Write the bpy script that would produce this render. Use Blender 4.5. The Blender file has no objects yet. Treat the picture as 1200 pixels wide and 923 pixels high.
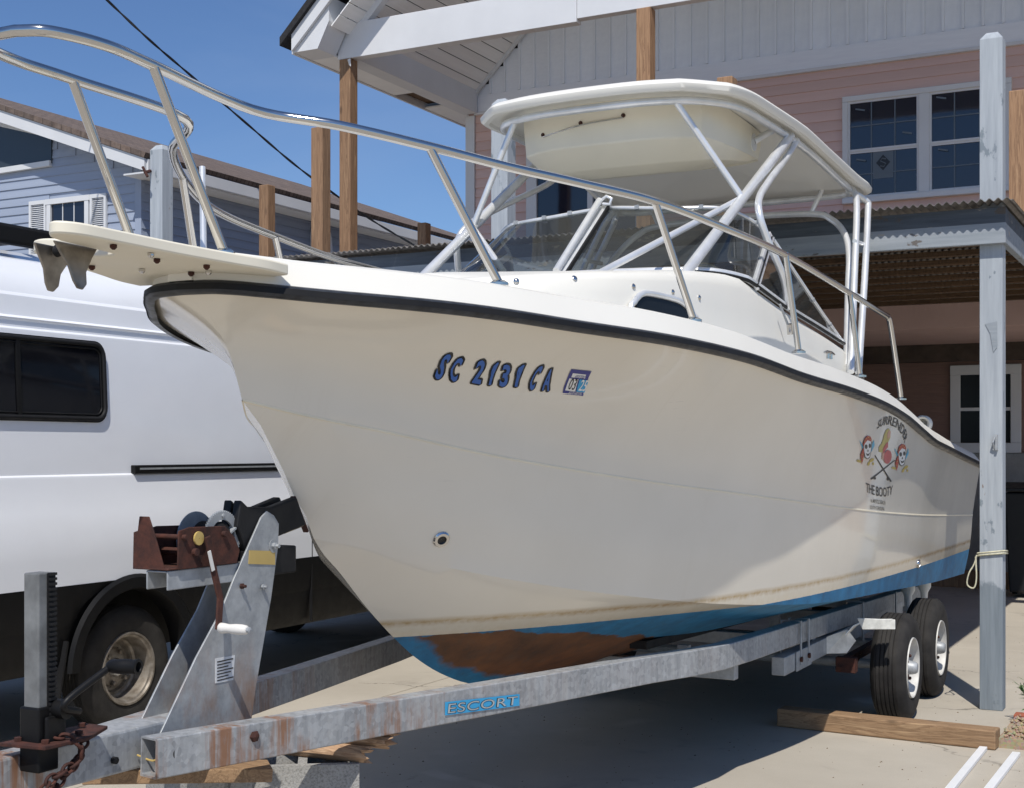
import bpy, math, random
import numpy as np
from mathutils import Vector, Matrix
from mathutils.bvhtree import BVHTree
random.seed(7)
R = math.radians
scene = bpy.context.scene
col = scene.collection

# ------------------------------------------------------------ camera
CAM_H = 1.67; YAW = R(27.6); FOC = 1589.0; U0 = 600.0; VH = 525.0
cam = bpy.data.cameras.new('camera'); cam_ob = bpy.data.objects.new('camera', cam); col.objects.link(cam_ob)
cam.sensor_fit = 'HORIZONTAL'; cam.sensor_width = 36.0
cam.lens = FOC / 1200.0 * 36.0
cam.shift_x = 0.0; cam.shift_y = (VH - 461.5) / 1200.0
cam.clip_start = 0.05; cam.clip_end = 3000
cam_ob.location = (0, 0, CAM_H); cam_ob.rotation_euler = (R(90), 0, YAW)
scene.camera = cam_ob
scene.render.resolution_x = 1024; scene.render.resolution_y = 787

# ------------------------------------------------------------ light
SUN_EL = R(56); sx, sy = 0.40, -0.913
az = math.atan2(sx, sy)
world = bpy.data.worlds.new("World"); scene.world = world; world.use_nodes = True
wn = world.node_tree.nodes; wl = world.node_tree.links
sky = wn.new('ShaderNodeTexSky'); sky.sky_type = 'NISHITA'; sky.sun_disc = False
sky.sun_elevation = SUN_EL; sky.sun_rotation = az; sky.altitude = 0; sky.air_density = 1.0; sky.dust_density = 0.15; sky.ozone_density = 4.0
bgn = wn['Background']; bgn.inputs['Strength'].default_value = 0.09
# thin high cloud, very faint
tcw = wn.new('ShaderNodeTexCoord'); mpw = wn.new('ShaderNodeMapping'); mpw.inputs['Scale'].default_value = (1.2, 1.2, 5.0)
nzw = wn.new('ShaderNodeTexNoise'); nzw.inputs['Scale'].default_value = 1.6; nzw.inputs['Detail'].default_value = 7; nzw.inputs['Distortion'].default_value = .6
rpw = wn.new('ShaderNodeValToRGB'); rpw.color_ramp.elements[0].position = .44; rpw.color_ramp.elements[1].position = .85
rpw.color_ramp.elements[1].color = (.34, .34, .34, 1)
mxw = wn.new('ShaderNodeMixRGB'); mxw.inputs[2].default_value = (5.5, 6.0, 6.8, 1)
wl.new(tcw.outputs['Generated'], mpw.inputs[0]); wl.new(mpw.outputs[0], nzw.inputs[0]); wl.new(nzw.outputs[0], rpw.inputs[0])
wl.new(rpw.outputs[0], mxw.inputs[0]); wl.new(sky.outputs[0], mxw.inputs[1]); mx2 = wn.new('ShaderNodeMixRGB'); mx2.blend_type = 'MULTIPLY'; mx2.inputs[0].default_value = 1; mx2.inputs[2].default_value = (.82, .95, 1.16, 1)
wl.new(mxw.outputs[0], mx2.inputs[1]); wl.new(mx2.outputs[0], bgn.inputs[0])
sun = bpy.data.lights.new('sun', 'SUN'); sun.energy = 4.3; sun.angle = R(.53); sun.color = (1.0, .955, .88)
sun_ob = bpy.data.objects.new('sun', sun); col.objects.link(sun_ob)
sdir = Vector((sx * math.cos(SUN_EL), sy * math.cos(SUN_EL), math.sin(SUN_EL) * .998)).normalized()
sun_ob.rotation_euler = sdir.to_track_quat('Z', 'Y').to_euler(); sun_ob.location = (4, -8, 14)
scene.view_settings.view_transform = 'Standard'; scene.view_settings.look = 'None'
scene.view_settings.exposure = 0.0; scene.view_settings.gamma = 1.0

# measured photo point -> world point on a real plane
_s, _c = math.sin(YAW), math.cos(YAW)
def _ray(u, v):
    a = (u - U0) / FOC
    return Vector((-_s + _c * a, _c + _s * a, (VH - v) / FOC))
def onx(u, v, X):
    r = _ray(u, v); D = X / r.x; return Vector((X, r.y * D, CAM_H + r.z * D))
def ony(u, v, Y):
    r = _ray(u, v); D = Y / r.y; return Vector((r.x * D, Y, CAM_H + r.z * D))
def onz(u, v, Z):
    r = _ray(u, v); D = (Z - CAM_H) / r.z; return Vector((r.x * D, r.y * D, Z))

# ------------------------------------------------------------ materials
M = {}
class NB:
    def __init__(s, name):
        s.m = bpy.data.materials.new(name); s.m.use_nodes = True; s.t = s.m.node_tree; s.n = s.t.nodes; s.l = s.t.links
        s.b = s.n['Principled BSDF']; s._tc = None; M[name] = s.m
    def tc(s):
        if not s._tc: s._tc = s.n.new('ShaderNodeTexCoord')
        return s._tc.outputs['Object']
    def mapping(s, scale=(1, 1, 1), loc=(0, 0, 0)):
        q = s.n.new('ShaderNodeMapping'); q.inputs['Scale'].default_value = scale; q.inputs['Location'].default_value = loc
        s.l.new(s.tc(), q.inputs[0]); return q.outputs[0]
    def noise(s, scale=5, detail=5, rough=.55, vec=None, dist=0, stretch=None, loc=(0, 0, 0)):
        q = s.n.new('ShaderNodeTexNoise'); q.inputs['Scale'].default_value = scale; q.inputs['Detail'].default_value = detail
        q.inputs['Roughness'].default_value = rough; q.inputs['Distortion'].default_value = dist
        if stretch or loc != (0, 0, 0): vec = s.mapping(stretch or (1, 1, 1), loc)
        s.l.new(vec if vec else s.tc(), q.inputs[0]); return q.outputs[0]
    def ramp(s, fac, p0, p1, c0=(0, 0, 0, 1), c1=(1, 1, 1, 1), extra=()):
        q = s.n.new('ShaderNodeValToRGB'); e = q.color_ramp.elements
        e[0].position = p0; e[0].color = c0; e[1].position = p1; e[1].color = c1
        for p, c in extra:
            x = e.new(p); x.color = c
        s.l.new(fac, q.inputs[0]); return q.outputs[0]
    def mix(s, fac, a, b, mode='MIX'):
        q = s.n.new('ShaderNodeMixRGB'); q.blend_type = mode
        for i, x in enumerate((fac, a, b)):
            if isinstance(x, (int, float)): q.inputs[i].default_value = x if i == 0 else (x, x, x, 1)
            elif isinstance(x, tuple): q.inputs[i].default_value = tuple(x) + ((1,) if len(x) == 3 else ())
            else: s.l.new(x, q.inputs[i])
        return q.outputs[0]
    def math(s, op, a, b=0.0, c=None):
        q = s.n.new('ShaderNodeMath'); q.operation = op
        for i, x in enumerate((a, b) if c is None else (a, b, c)):
            if isinstance(x, (int, float)): q.inputs[i].default_value = x
            else: s.l.new(x, q.inputs[i])
        return q.outputs[0]
    def xyz(s):
        q = s.n.new('ShaderNodeSeparateXYZ'); s.l.new(s.tc(), q.inputs[0]); return q.outputs
    def rnd(s):
        return s.n.new('ShaderNodeObjectInfo').outputs['Random']
    def bump(s, h, strength=.2, dist=.01):
        q = s.n.new('ShaderNodeBump'); q.inputs['Strength'].default_value = strength; q.inputs['Distance'].default_value = dist
        s.l.new(h, q.inputs['Height']); s.l.new(q.outputs[0], s.b.inputs['Normal'])
    def set(s, **k):
        names = dict(color='Base Color', rough='Roughness', metal='Metallic', coat='Coat Weight', coatr='Coat Roughness', ior='IOR',
                     alpha='Alpha', trans='Transmission Weight', spec='Specular IOR Level')
        for a, v in k.items():
            i = s.b.inputs[names[a]]
            if isinstance(v, (int, float)): i.default_value = v
            elif isinstance(v, tuple): i.default_value = tuple(v) + ((1,) if len(v) == 3 else ())
            else: s.l.new(v, i)
        return s

def simple(name, c, rough=.5, metal=0, var=.12, scale=6, bump=0, bscale=60, coat=0, spec=.5):
    b = NB(name); n = b.noise(scale, 6)
    lo = tuple(max(0, x * (1 - var)) for x in c); hi = tuple(min(1, x * (1 + var)) for x in c)
    b.set(color=b.ramp(n, .3, .7, lo + (1,), hi + (1,)), metal=metal, coat=coat, spec=spec)
    b.set(rough=b.ramp(b.noise(scale * 2.3, 5), .3, .7, (rough * .85,) * 3 + (1,), (min(1, rough * 1.15),) * 3 + (1,)))
    if bump: b.bump(b.noise(bscale, 5), bump, .004)
    return b.m

def wood(name, c0, c1, stretch, rough=.75, knots=True):
    b = NB(name); g = b.noise(1.0, 8, .62, stretch=stretch, dist=1.2)
    fine = b.noise(1.0, 3, .6, stretch=tuple(x * 4 for x in stretch))
    c = b.ramp(g, .32, .66, c0 + (1,), c1 + (1,), extra=[(.48, tuple((a + d) / 2 * 1.05 for a, d in zip(c0, c1)) + (1,)), (.52, tuple(a * .85 for a in c0) + (1,))])
    c = b.mix(b.math('MULTIPLY', b.ramp(fine, .45, .75), .35), c, tuple(x * .55 for x in c0))
    if knots:
        v = b.n.new('ShaderNodeTexVoronoi'); b.l.new(b.mapping(tuple(min(x, 6) * .9 if x > 2 else x * 1.6 for x in stretch)), v.inputs[0]); v.inputs['Scale'].default_value = 1.0
        k = b.ramp(v.outputs[0], .05, .12, (1, 1, 1, 1), (0, 0, 0, 1))
        c = b.mix(b.math('MULTIPLY', k, .7), c, tuple(x * .35 for x in c0))
    ri = b.rnd(); c = b.mix(1.0, c, b.ramp(ri, 0, 1, (.85, .85, .85, 1), (1.12, 1.1, 1.08, 1)), 'MULTIPLY')
    b.set(color=c, rough=rough); b.bump(g, .25, .006)
    return b.m

def make_materials():
    # gelcoat hull with antifouling bottom, stains and waterline (object z = height over ground)
    b = NB('hull_gelcoat'); x, y, z = b.xyz()
    base = b.ramp(b.noise(1.3, 5), .3, .7, (.76, .705, .60, 1), (.82, .765, .66, 1))
    chalk = b.noise(.9, 6, .6, stretch=(1, .6, 4))
    n1 = b.noise(5, 6, .6); n2 = b.noise(26, 5, .7)
    wz = b.math('ADD', b.math('MULTIPLY', b.math('SUBTRACT', n1, .5), .016), b.math('MULTIPLY', b.math('SUBTRACT', n2, .5), .012))
    zz = b.math('ADD', z, wz)                       # wavering height
    # wl height: .912 near the bow to .885 at the stern (y is measured from boat origin)
    wl_ = b.math('SUBTRACT', b.math('SUBTRACT', z, b.math('MULTIPLY', n2, .004)), b.math('MULTIPLY_ADD', y, -.0045, .921))
    # yellowed scum band over the waterline
    band = b.math('MULTIPLY', b.ramp(b.math('MULTIPLY_ADD', wl_, 5.0, .2), .2, .64, (1, 1, 1, 1), (0, 0, 0, 1)), .6)
    base = b.mix(b.math('MULTIPLY', band, b.ramp(n2, .3, .6, (.55,) * 3 + (1,), (1, 1, 1, 1))), base, (.66, .54, .34))
    lz = b.math('SUBTRACT', b.math('SUBTRACT', zz, b.math('MULTIPLY_ADD', y, -.0045, .921)), .066)
    line = b.ramp(b.math('ABSOLUTE', lz), .0, .021, (1, 1, 1, 1), (0, 0, 0, 1))
    base = b.mix(b.math('MULTIPLY', line, b.ramp(n2, .35, .62, (.5,) * 3 + (1,), (.95,) * 3 + (1,))), base, (.46, .31, .13))
    drip = b.math('MULTIPLY', b.ramp(b.noise(1, 4, .6, stretch=(2, 16, .8)), .58, .75), b.ramp(b.noise(.8, 3, loc=(3, 3, 3)), .45, .62)); base = b.mix(b.math('MULTIPLY', drip, .16), base, (.50, .42, .28))
    scf = b.math('MULTIPLY', b.ramp(b.noise(1, 5, .7, stretch=(3, 3, 26), dist=1.5, loc=(1, 7, 2)), .64, .70), b.ramp(b.noise(1.3, 3, loc=(9, 1, 5)), .52, .62)); base = b.mix(b.math('MULTIPLY', scf, .22), base, (.42, .40, .37))
    # rust streak colours near the bow eye
    blue = b.ramp(b.noise(8, 6, .65), .3, .7, (.008, .12, .26, 1), (.02, .21, .42, 1))
    brown = b.ramp(b.noise(6, 7, .65), .3, .72, (.07, .028, .010, 1), (.20, .075, .022, 1))
    fy = b.math('MAXIMUM', b.math('SUBTRACT', y, 1.37), 0.0)
    lim = b.math('SUBTRACT', .918, b.math('MULTIPLY', fy, .135))
    br = b.ramp(b.math('MULTIPLY_ADD', b.math('SUBTRACT', lim, b.math('ADD', z, b.math('MULTIPLY', b.math('SUBTRACT', n1, .5), .09))), 30.0, .5), .42, .6)
    ctr = b.math('MAXIMUM', b.math('MULTIPLY_ADD', b.math('ADD', b.math('ABSOLUTE', x), b.math('MULTIPLY', b.math('SUBTRACT', n1, .5), .16)), -26.0, 2.0), 0.0)
    ctr = b.math('MINIMUM', ctr, 1.0)
    fwd = b.ramp(b.math('MULTIPLY', y, .2), .38, .50, (1, 1, 1, 1), (0, 0, 0, 1))
    br = b.math('MULTIPLY', br, b.math('SUBTRACT', 1.0, b.math('MULTIPLY', ctr, fwd)))
    grime = b.ramp(b.noise(14, 6, .7), .5, .7)
    bot = b.mix(br, blue, brown); bot = b.mix(b.math('MULTIPLY', grime, .35), bot, (.035, .05, .045))
    isb = b.math('LESS_THAN', wl_, 0.0)
    b.set(color=b.mix(isb, base, bot), rough=b.mix(isb, b.ramp(chalk, .3, .7, (.10,) * 3 + (1,), (.19,) * 3 + (1,)), .6), ior=1.5)
    b.set(coat=b.mix(isb, .35, 0.0), coatr=.03)
    b.bump(b.noise(1.6, 3, .5), .09, .06)
    simple('gelcoat', (.765, .745, .685), .38, var=.02, scale=2)
    simple('gelcoat_under', (.78, .73, .60), .5, var=.05, scale=2)
    simple('stripe', (.88, .80, .62), .45, var=.06)
    b = NB('black_rail'); b.set(color=b.ramp(b.noise(7, 6, .6, stretch=(1, 4, 1)), .3, .7, (.010, .012, .016, 1), (.035, .04, .05, 1)), rough=b.ramp(b.noise(18, 6), .3, .7, (.28,) * 3 + (1,), (.5,) * 3 + (1,)))
    b = NB('stainless'); b.set(color=(.60, .585, .56), metal=1, rough=b.ramp(b.noise(30, 4), .3, .7, (.09,) * 3 + (1,), (.17,) * 3 + (1,)))
    b = NB('worn_steel'); b.set(color=b.ramp(b.noise(14, 6), .3, .7, (.16, .14, .12, 1), (.36, .33, .29, 1)), metal=.85, rough=.38)
    b = NB('aluminium'); b.set(color=b.ramp(b.noise(9, 5, stretch=(1, 1, .4)), .3, .7, (.70, .71, .72, 1), (.86, .87, .88, 1)), metal=.5, rough=.32)
    simple('white_plastic', (.80, .78, .72), .4, var=.04)
    simple('dull_white', (.72, .70, .66), .6, var=.08, bump=.1)
    simple('black_rubber', (.010, .010, .011), .6, var=.3, spec=.3)
    simple('black_plastic', (.0065, .0065, .007), .5, var=.2, bump=.06, bscale=200, spec=.25)
    b = NB('tyre_rubber'); b.set(color=b.ramp(b.noise(9, 6), .3, .7, (.016, .015, .015, 1), (.040, .037, .034, 1)), rough=.82, spec=.3)
    b.bump(b.mix(.5, b.noise(40, 4), b.noise(1, 2, .5, stretch=(10, 110, 110))), .5, .004)
    b = NB('galvanised')
    v = b.n.new('ShaderNodeTexVoronoi'); b.l.new(b.mapping((60, 60, 60)), v.inputs[0]); v.inputs['Scale'].default_value = 1
    sp = b.mix(.22, b.mix(.5, b.noise(4, 6, .6), b.noise(1, 6, .65, stretch=(45, 45, 3))), v.outputs['Color'])
    c = b.ramp(sp, .3, .7, (.20, .21, .22, 1), (.46, .475, .49, 1))
    wsh = b.noise(1, 5, .6, stretch=(18, 18, 2)); c = b.mix(b.math('MULTIPLY', b.ramp(wsh, .5, .7), .3), c, (.50, .50, .48))
    ru = b.math('MULTIPLY', b.ramp(b.noise(1.9, 6, .65, stretch=(1.5, 2.2, .9)), .47, .58), b.ramp(b.noise(1, 4, .7, stretch=(26, 26, 1.4)), .40, .56))
    yv = b.xyz()[1]; near = b.ramp(b.math('MULTIPLY', yv, .25), .22, .42, (1, 1, 1, 1), (.10, .10, .10, 1))
    ru = b.math('MULTIPLY', ru, near); c = b.mix(b.math('MULTIPLY', ru, .85), c, (.27, .12, .05))
    b.set(color=c, metal=.25, rough=.55); b.bump(sp, .08, .003)
    b = NB('galvanised_plain')
    c = b.ramp(b.mix(.5, b.noise(7, 7, .62), b.noise(24, 5, .7)), .3, .7, (.22, .235, .25, 1), (.47, .49, .505, 1))
    ru = b.math('MULTIPLY', b.ramp(b.noise(1, 6, .65, stretch=(4, 4, 2)), .46, .62), b.ramp(b.math('MULTIPLY_ADD', b.xyz()[2], -2.2, 2.65), .25, .75)); ru = b.math('MULTIPLY', ru, b.ramp(b.math('MULTIPLY', b.xyz()[1], .25), .25, .4, (1, 1, 1, 1), (0, 0, 0, 1))); c = b.mix(b.math('MULTIPLY', ru, .75), c, (.27, .14, .07))
    b.set(color=c, metal=.25, rough=.5); b.bump(b.noise(40, 4), .05, .002)
    simple('worn_galvanised', (.17, .175, .175), .6, metal=.2, var=.45, scale=11)
    b = NB('rust'); c = b.ramp(b.noise(22, 7, .7), .3, .72, (.018, .007, .006, 1), (.095, .028, .016, 1)); b.set(color=c, rough=.85); b.bump(b.noise(90, 5), .35, .003)
    simple('brass_tag', (.50, .36, .12), .5, var=.1)
    simple('white_paint_metal', (.70, .70, .66), .5, var=.2, scale=20)
    simple('rim_paint', (.55, .54, .51), .5, var=.18, scale=14)
    b = NB('van_rim'); b.set(color=b.ramp(b.noise(20, 6), .3, .7, (.17, .14, .11, 1), (.34, .31, .27, 1)), metal=.5, rough=.5)
    b = NB('van_paint'); b.set(color=b.ramp(b.noise(1.2, 5, .6, stretch=(1, 1, 1.6)), .3, .7, (.80, .82, .86, 1), (.86, .88, .92, 1)), rough=.3, coat=.6, coatr=.1)
    b.bump(b.noise(1.4, 2), .05, .05)
    b = NB('dark_glass'); b.set(color=(.006, .006, .008), rough=.06, spec=.28)
    b = NB('shaded_glass'); b.set(color=(.010, .012, .014), rough=.2, spec=.2)
    b = NB('window_glass'); b.set(color=(.010, .014, .028), rough=.05, spec=.8); b.bump(b.noise(2.2, 2), .04, .02)
    b = NB('gable_glass'); b.set(color=(.035, .045, .055), rough=.15, spec=.6)
    b = NB('muntin_grey'); b.set(color=(.12, .15, .18), rough=.5)
    # boat glazing: tinted, thin
    def glass(name, tint, alpha):
        b = NB(name); b.n.remove(b.b); out = [q for q in b.n if q.type == 'OUTPUT_MATERIAL'][0]
        tr = b.n.new('ShaderNodeBsdfTransparent'); tr.inputs[0].default_value = tint + (1,)
        gl = b.n.new('ShaderNodeBsdfGlossy'); gl.inputs['Roughness'].default_value = .03; gl.inputs[0].default_value = (.9, .9, .9, 1)
        df = b.n.new('ShaderNodeBsdfDiffuse'); df.inputs[0].default_value = (.30, .31, .30, 1)
        fr = b.n.new('ShaderNodeFresnel'); fr.inputs[0].default_value = 1.45
        m0 = b.n.new('ShaderNodeMixShader'); m0.inputs[0].default_value = alpha
        b.l.new(tr.outputs[0], m0.inputs[1]); b.l.new(df.outputs[0], m0.inputs[2])
        m1 = b.n.new('ShaderNodeMixShader'); b.l.new(fr.outputs[0], m1.inputs[0]); b.l.new(m0.outputs[0], m1.inputs[1]); b.l.new(gl.outputs[0], m1.inputs[2])
        b.l.new(m1.outputs[0], out.inputs[0])
    glass('screen_glass', (.38, .42, .44), .06); glass('smoked_glass', (.20, .205, .205), .10)
    # house
    b = NB('pink_siding'); c = b.ramp(b.noise(2.5, 5), .3, .7, (.63, .44, .39, 1), (.70, .50, .45, 1)); c = b.mix(1.0, c, b.ramp(b.rnd(), 0, 1, (.93, .93, .93, 1), (1.05, 1.04, 1.04, 1)), 'MULTIPLY')
    b.set(color=c, rough=.6); b.bump(b.noise(1, 5, .6, stretch=(3, 3, 120)), .15, .003)
    simple('shaded_pink_siding', (.22, .135, .11), .7, var=.12)  # the house pink again, with the shade under the deck put into its colour
    b = NB('blue_siding'); c = b.ramp(b.noise(2, 5), .3, .7, (.28, .325, .42, 1), (.33, .38, .48, 1)); c = b.mix(1.0, c, b.ramp(b.rnd(), 0, 1, (.94, .94, .94, 1), (1.05, 1.05, 1.05, 1)), 'MULTIPLY')
    b.set(color=c, rough=.55); b.bump(b.noise(1, 5, .6, stretch=(3, 3, 100)), .1, .003)
    b = NB('white_trim'); c = b.ramp(b.noise(2.2, 5), .3, .7, (.63, .64, .655, 1), (.69, .70, .715, 1)); b.set(color=c, rough=.5)
    b = NB('soffit_white'); c = b.ramp(b.noise(3, 5), .3, .7, (.80, .80, .79, 1), (.88, .88, .87, 1)); c = b.mix(1.0, c, b.ramp(b.rnd(), 0, 1, (.93, .93, .93, 1), (1.03, 1.03, 1.03, 1)), 'MULTIPLY'); b.set(color=c, rough=.55)
    b = NB('batten_board'); c = b.ramp(b.noise(1, 6, .6, stretch=(3, 3, 30)), .3, .7, (.78, .81, .86, 1), (.84, .87, .91, 1)); c = b.mix(1.0, c, b.ramp(b.rnd(), 0, 1, (.95, .95, .95, 1), (1.03, 1.03, 1.03, 1)), 'MULTIPLY'); b.set(color=c, rough=.6)
    b.bump(b.noise(1, 6, .6, stretch=(60, 60, 4)), .12, .003)
    b = NB('shingles'); c = b.ramp(b.noise(1, 6, .7, stretch=(9, 3, 9)), .3, .7, (.085, .06, .05, 1), (.21, .165, .14, 1))
    c2 = b.n.new('ShaderNodeTexBrick'); b.l.new(b.mapping((1, 1, 1)), c2.inputs[0]); c2.inputs['Scale'].default_value = 3.0; c2.inputs['Mortar Size'].default_value = .02
    c2.inputs['Color1'].default_value = (.8, .8, .8, 1); c2.inputs['Color2'].default_value = (1.2, 1.15, 1.1, 1); c2.inputs['Mortar'].default_value = (.4, .4, .4, 1)
    b.set(color=b.mix(1.0, c, c2.outputs[0], 'MULTIPLY'), rough=.95); b.bump(b.noise(60, 5), .5, .006)
    simple('black_shingle', (.02, .02, .022), .95, var=.4, scale=30, bump=.5)
    wood('new_wood', (.25, .14, .075), (.42, .26, .145), (26, 26, 1.3))
    wood('joist_wood', (.09, .05, .025), (.20, .12, .06), (1.3, 26, 26))
    wood('beam_wood', (.25, .15, .08), (.42, .28, .16), (1.5, 30, 30), knots=True)
    wood('split_wood', (.36, .22, .13), (.60, .42, .27), (3, 30, 30), knots=False)
    b = NB('grey_paint_wood')       # weathered blue grey paint, flaking to darker undercoat
    g = b.noise(1, 7, .6, stretch=(38, 38, 2.2)); c = b.ramp(g, .3, .7, (.31, .34, .375, 1), (.42, .455, .485, 1))
    pk = b.ramp(b.noise(5.5, 7, .62, stretch=(1.6, 1.6, .8)), .62, .65); c = b.mix(b.math('MULTIPLY', pk, .85), c, (.17, .205, .235))
    br_ = b.ramp(b.noise(9, 6, .6, stretch=(1.5, 1.5, .6), loc=(4, 2, 1)), .70, .74); c = b.mix(b.math('MULTIPLY', br_, .8), c, (.17, .10, .06))
    zz = b.xyz()[2]; low = b.ramp(b.math('ADD', zz, b.math('MULTIPLY', b.math('SUBTRACT', b.noise(7, 5, .6, stretch=(1, 1, .5)), .5), .35)), .78, .80, (1, 1, 1, 1), (0, 0, 0, 1))
    c = b.mix(b.math('MULTIPLY', low, .75), c, b.ramp(g, .3, .7, (.10, .13, .155, 1), (.17, .205, .235, 1)))
    b.set(color=c, rough=.8); b.bump(b.mix(.5, g, pk), .3, .006)
    b = NB('fascia_paint')
    g = b.noise(1, 7, .6, stretch=(2, 30, 30)); c = b.ramp(g, .3, .7, (.045, .055, .07, 1), (.10, .12, .145, 1)); lowb = b.math('LESS_THAN', b.xyz()[2], 3.094); c = b.mix(lowb, c, b.ramp(g, .3, .7, (.22, .25, .28, 1), (.33, .36, .39, 1)))  # above the split, shade from the sheet overhang is put into the colour
    pk = b.ramp(b.noise(3.3, 7, .65, stretch=(1, 1, 2.5)), .60, .64); c = b.mix(b.math('MULTIPLY', pk, .85), c, (.42, .36, .29))
    pk2 = b.ramp(b.noise(6, 7, .65, stretch=(1, 1, 2), loc=(3, 1, 0)), .62, .66); c = b.mix(b.math('MULTIPLY', pk2, .8), c, (.10, .075, .055))
    b.set(color=c, rough=.8); b.bump(b.mix(.5, g, pk), .35, .006)
    simple('dark_timber', (.06, .045, .035), .8, var=.3)
    simple('roof_metal', (.20, .185, .17), .6, metal=.3, var=.3, scale=9)
    # ground
    b = NB('concrete')
    c = b.ramp(b.noise(.7, 8, .62), .28, .72, (.385, .345, .285, 1), (.51, .465, .39, 1))
    c = b.mix(b.math('MULTIPLY', b.ramp(b.noise(170, 4, .7), .35, .7), .35), c, (.26, .235, .20))
    st = b.ramp(b.noise(2.1, 8, .68, dist=1.0), .60, .70); c = b.mix(b.math('MULTIPLY', st, .42), c, (.24, .215, .185))
    wv = b.n.new('ShaderNodeTexWave'); b.l.new(b.mapping((.25, .8, 1)), wv.inputs[0]); wv.inputs['Scale'].default_value = .5; wv.inputs['Distortion'].default_value = 9; wv.inputs['Detail'].default_value = 3
    eff = b.math('MULTIPLY', b.ramp(wv.outputs['Fac'], .955, .99), b.ramp(b.noise(.8, 4, loc=(5, 5, 0)), .5, .62)); c = b.mix(b.math('MULTIPLY', eff, .5), c, (.66, .62, .55))
    ve = b.n.new('ShaderNodeTexVoronoi'); ve.feature = 'DISTANCE_TO_EDGE'; ve.inputs['Scale'].default_value = .42
    dn = b.noise(3.5, 5, .6); vm = b.n.new('ShaderNodeVectorMath'); vm.operation = 'ADD'; sc = b.n.new('ShaderNodeCombineXYZ'); b.l.new(b.math('MULTIPLY', dn, .5), sc.inputs[0]); b.l.new(b.math('MULTIPLY', b.noise(2.7, 5, .6, loc=(7, 1, 0)), .5), sc.inputs[1])
    b.l.new(b.tc(), vm.inputs[0]); b.l.new(sc.outputs[0], vm.inputs[1]); b.l.new(vm.outputs[0], ve.inputs[0])
    crk = b.math('MULTIPLY', b.ramp(ve.outputs[0], .0, .0035, (1, 1, 1, 1), (0, 0, 0, 1)), b.ramp(b.noise(.55, 3, loc=(2, 9, 0)), .5, .56))
    c = b.mix(b.math('MULTIPLY', crk, .8), c, (.10, .09, .075))
    oil = b.ramp(b.noise(1.1, 5, .6, loc=(11, 3, 0)), .64, .74); c = b.mix(b.math('MULTIPLY', oil, .45), c, (.13, .115, .10))
    b.set(color=c, rough=.9); b.bump(b.noise(140, 6, .7), .35, .004)
    b = NB('sand_ground'); b.set(color=b.ramp(b.noise(.12, 8, .6), .3, .7, (.27, .25, .20, 1), (.40, .36, .30, 1)), rough=.95); b.bump(b.noise(20, 6), .3, .02)
    b = NB('cinder'); c = b.ramp(b.noise(4, 6), .3, .7, (.30, .295, .28, 1), (.42, .41, .39, 1)); c = b.mix(b.ramp(b.noise(130, 3, .7), .45, .7), c, (.18, .175, .165)); b.set(color=c, rough=.95); b.bump(b.noise(120, 5, .7), .6, .006)
    simple('brick_red', (.33, .10, .055), .9, var=.3, scale=30, bump=.3)
    b = NB('pebbles'); v = b.n.new('ShaderNodeTexVoronoi'); v.inputs['Scale'].default_value = 70; b.l.new(b.tc(), v.inputs[0])
    b.set(color=b.mix(.35, (.42, .32, .22), v.outputs['Color'], 'MULTIPLY'), rough=.8)
    simple('leaf', (.06, .13, .03), .6, var=.4, scale=20)
    simple('grit_brown', (.14, .11, .07), .9, var=.4, scale=3)
    simple('seam_grey', (.42, .43, .45), .5)
    simple('pvc', (.80, .81, .82), .35, var=.02)
    simple('rope_fibre', (.55, .52, .38), .9, var=.2, scale=50)
    simple('cable_black', (.012, .012, .014), .6)
    simple('decal_blue', (.025, .115, .42), .35, var=.04)
    simple('decal_navy', (.03, .035, .22), .35, var=.04)
    simple('decal_black', (.012, .012, .014), .35)
    simple('decal_white', (.78, .78, .76), .35, var=.02)
    simple('decal_red', (.42, .05, .025), .4, var=.2, scale=40)
    simple('decal_pink', (.50, .10, .10), .4)
    simple('decal_gold', (.55, .40, .08), .4)
    simple('decal_yellow', (.50, .42, .13), .4)
    simple('decal_cyan', (.10, .42, .60), .4)
    simple('decal_skin', (.62, .36, .26), .4)
    simple('sticker_cyan', (.03, .33, .62), .35, var=.06)
    simple('sticker_grey', (.38, .42, .43), .4)
    simple('paper_grey', (.62, .63, .64), .6, var=.12, scale=40)
    simple('purple_thing', (.09, .07, .08), .4)
    simple('dim_interior', (.10, .095, .085), .8)
    simple('bin_black', (.012, .013, .014), .5)
make_materials()

# ------------------------------------------------------------ object helpers
ORI = {}
def thing(name, label, cat, loc, group=None):
    o = bpy.data.objects.new(name, None); col.objects.link(o); o.location = loc; o.empty_display_size = .2
    o['label'] = label; o['category'] = cat
    if group: o['group'] = group
    ORI[o.name] = Vector(loc); return o
def origin(p):
    while p is not None and p.parent: p = p.parent
    return ORI.get(p.name, Vector((0, 0, 0))) if p is not None else Vector((0, 0, 0))
def tag(o, label, cat, group=None):
    o['label'] = label; o['category'] = cat
    if group: o['group'] = group
    return o

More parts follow.
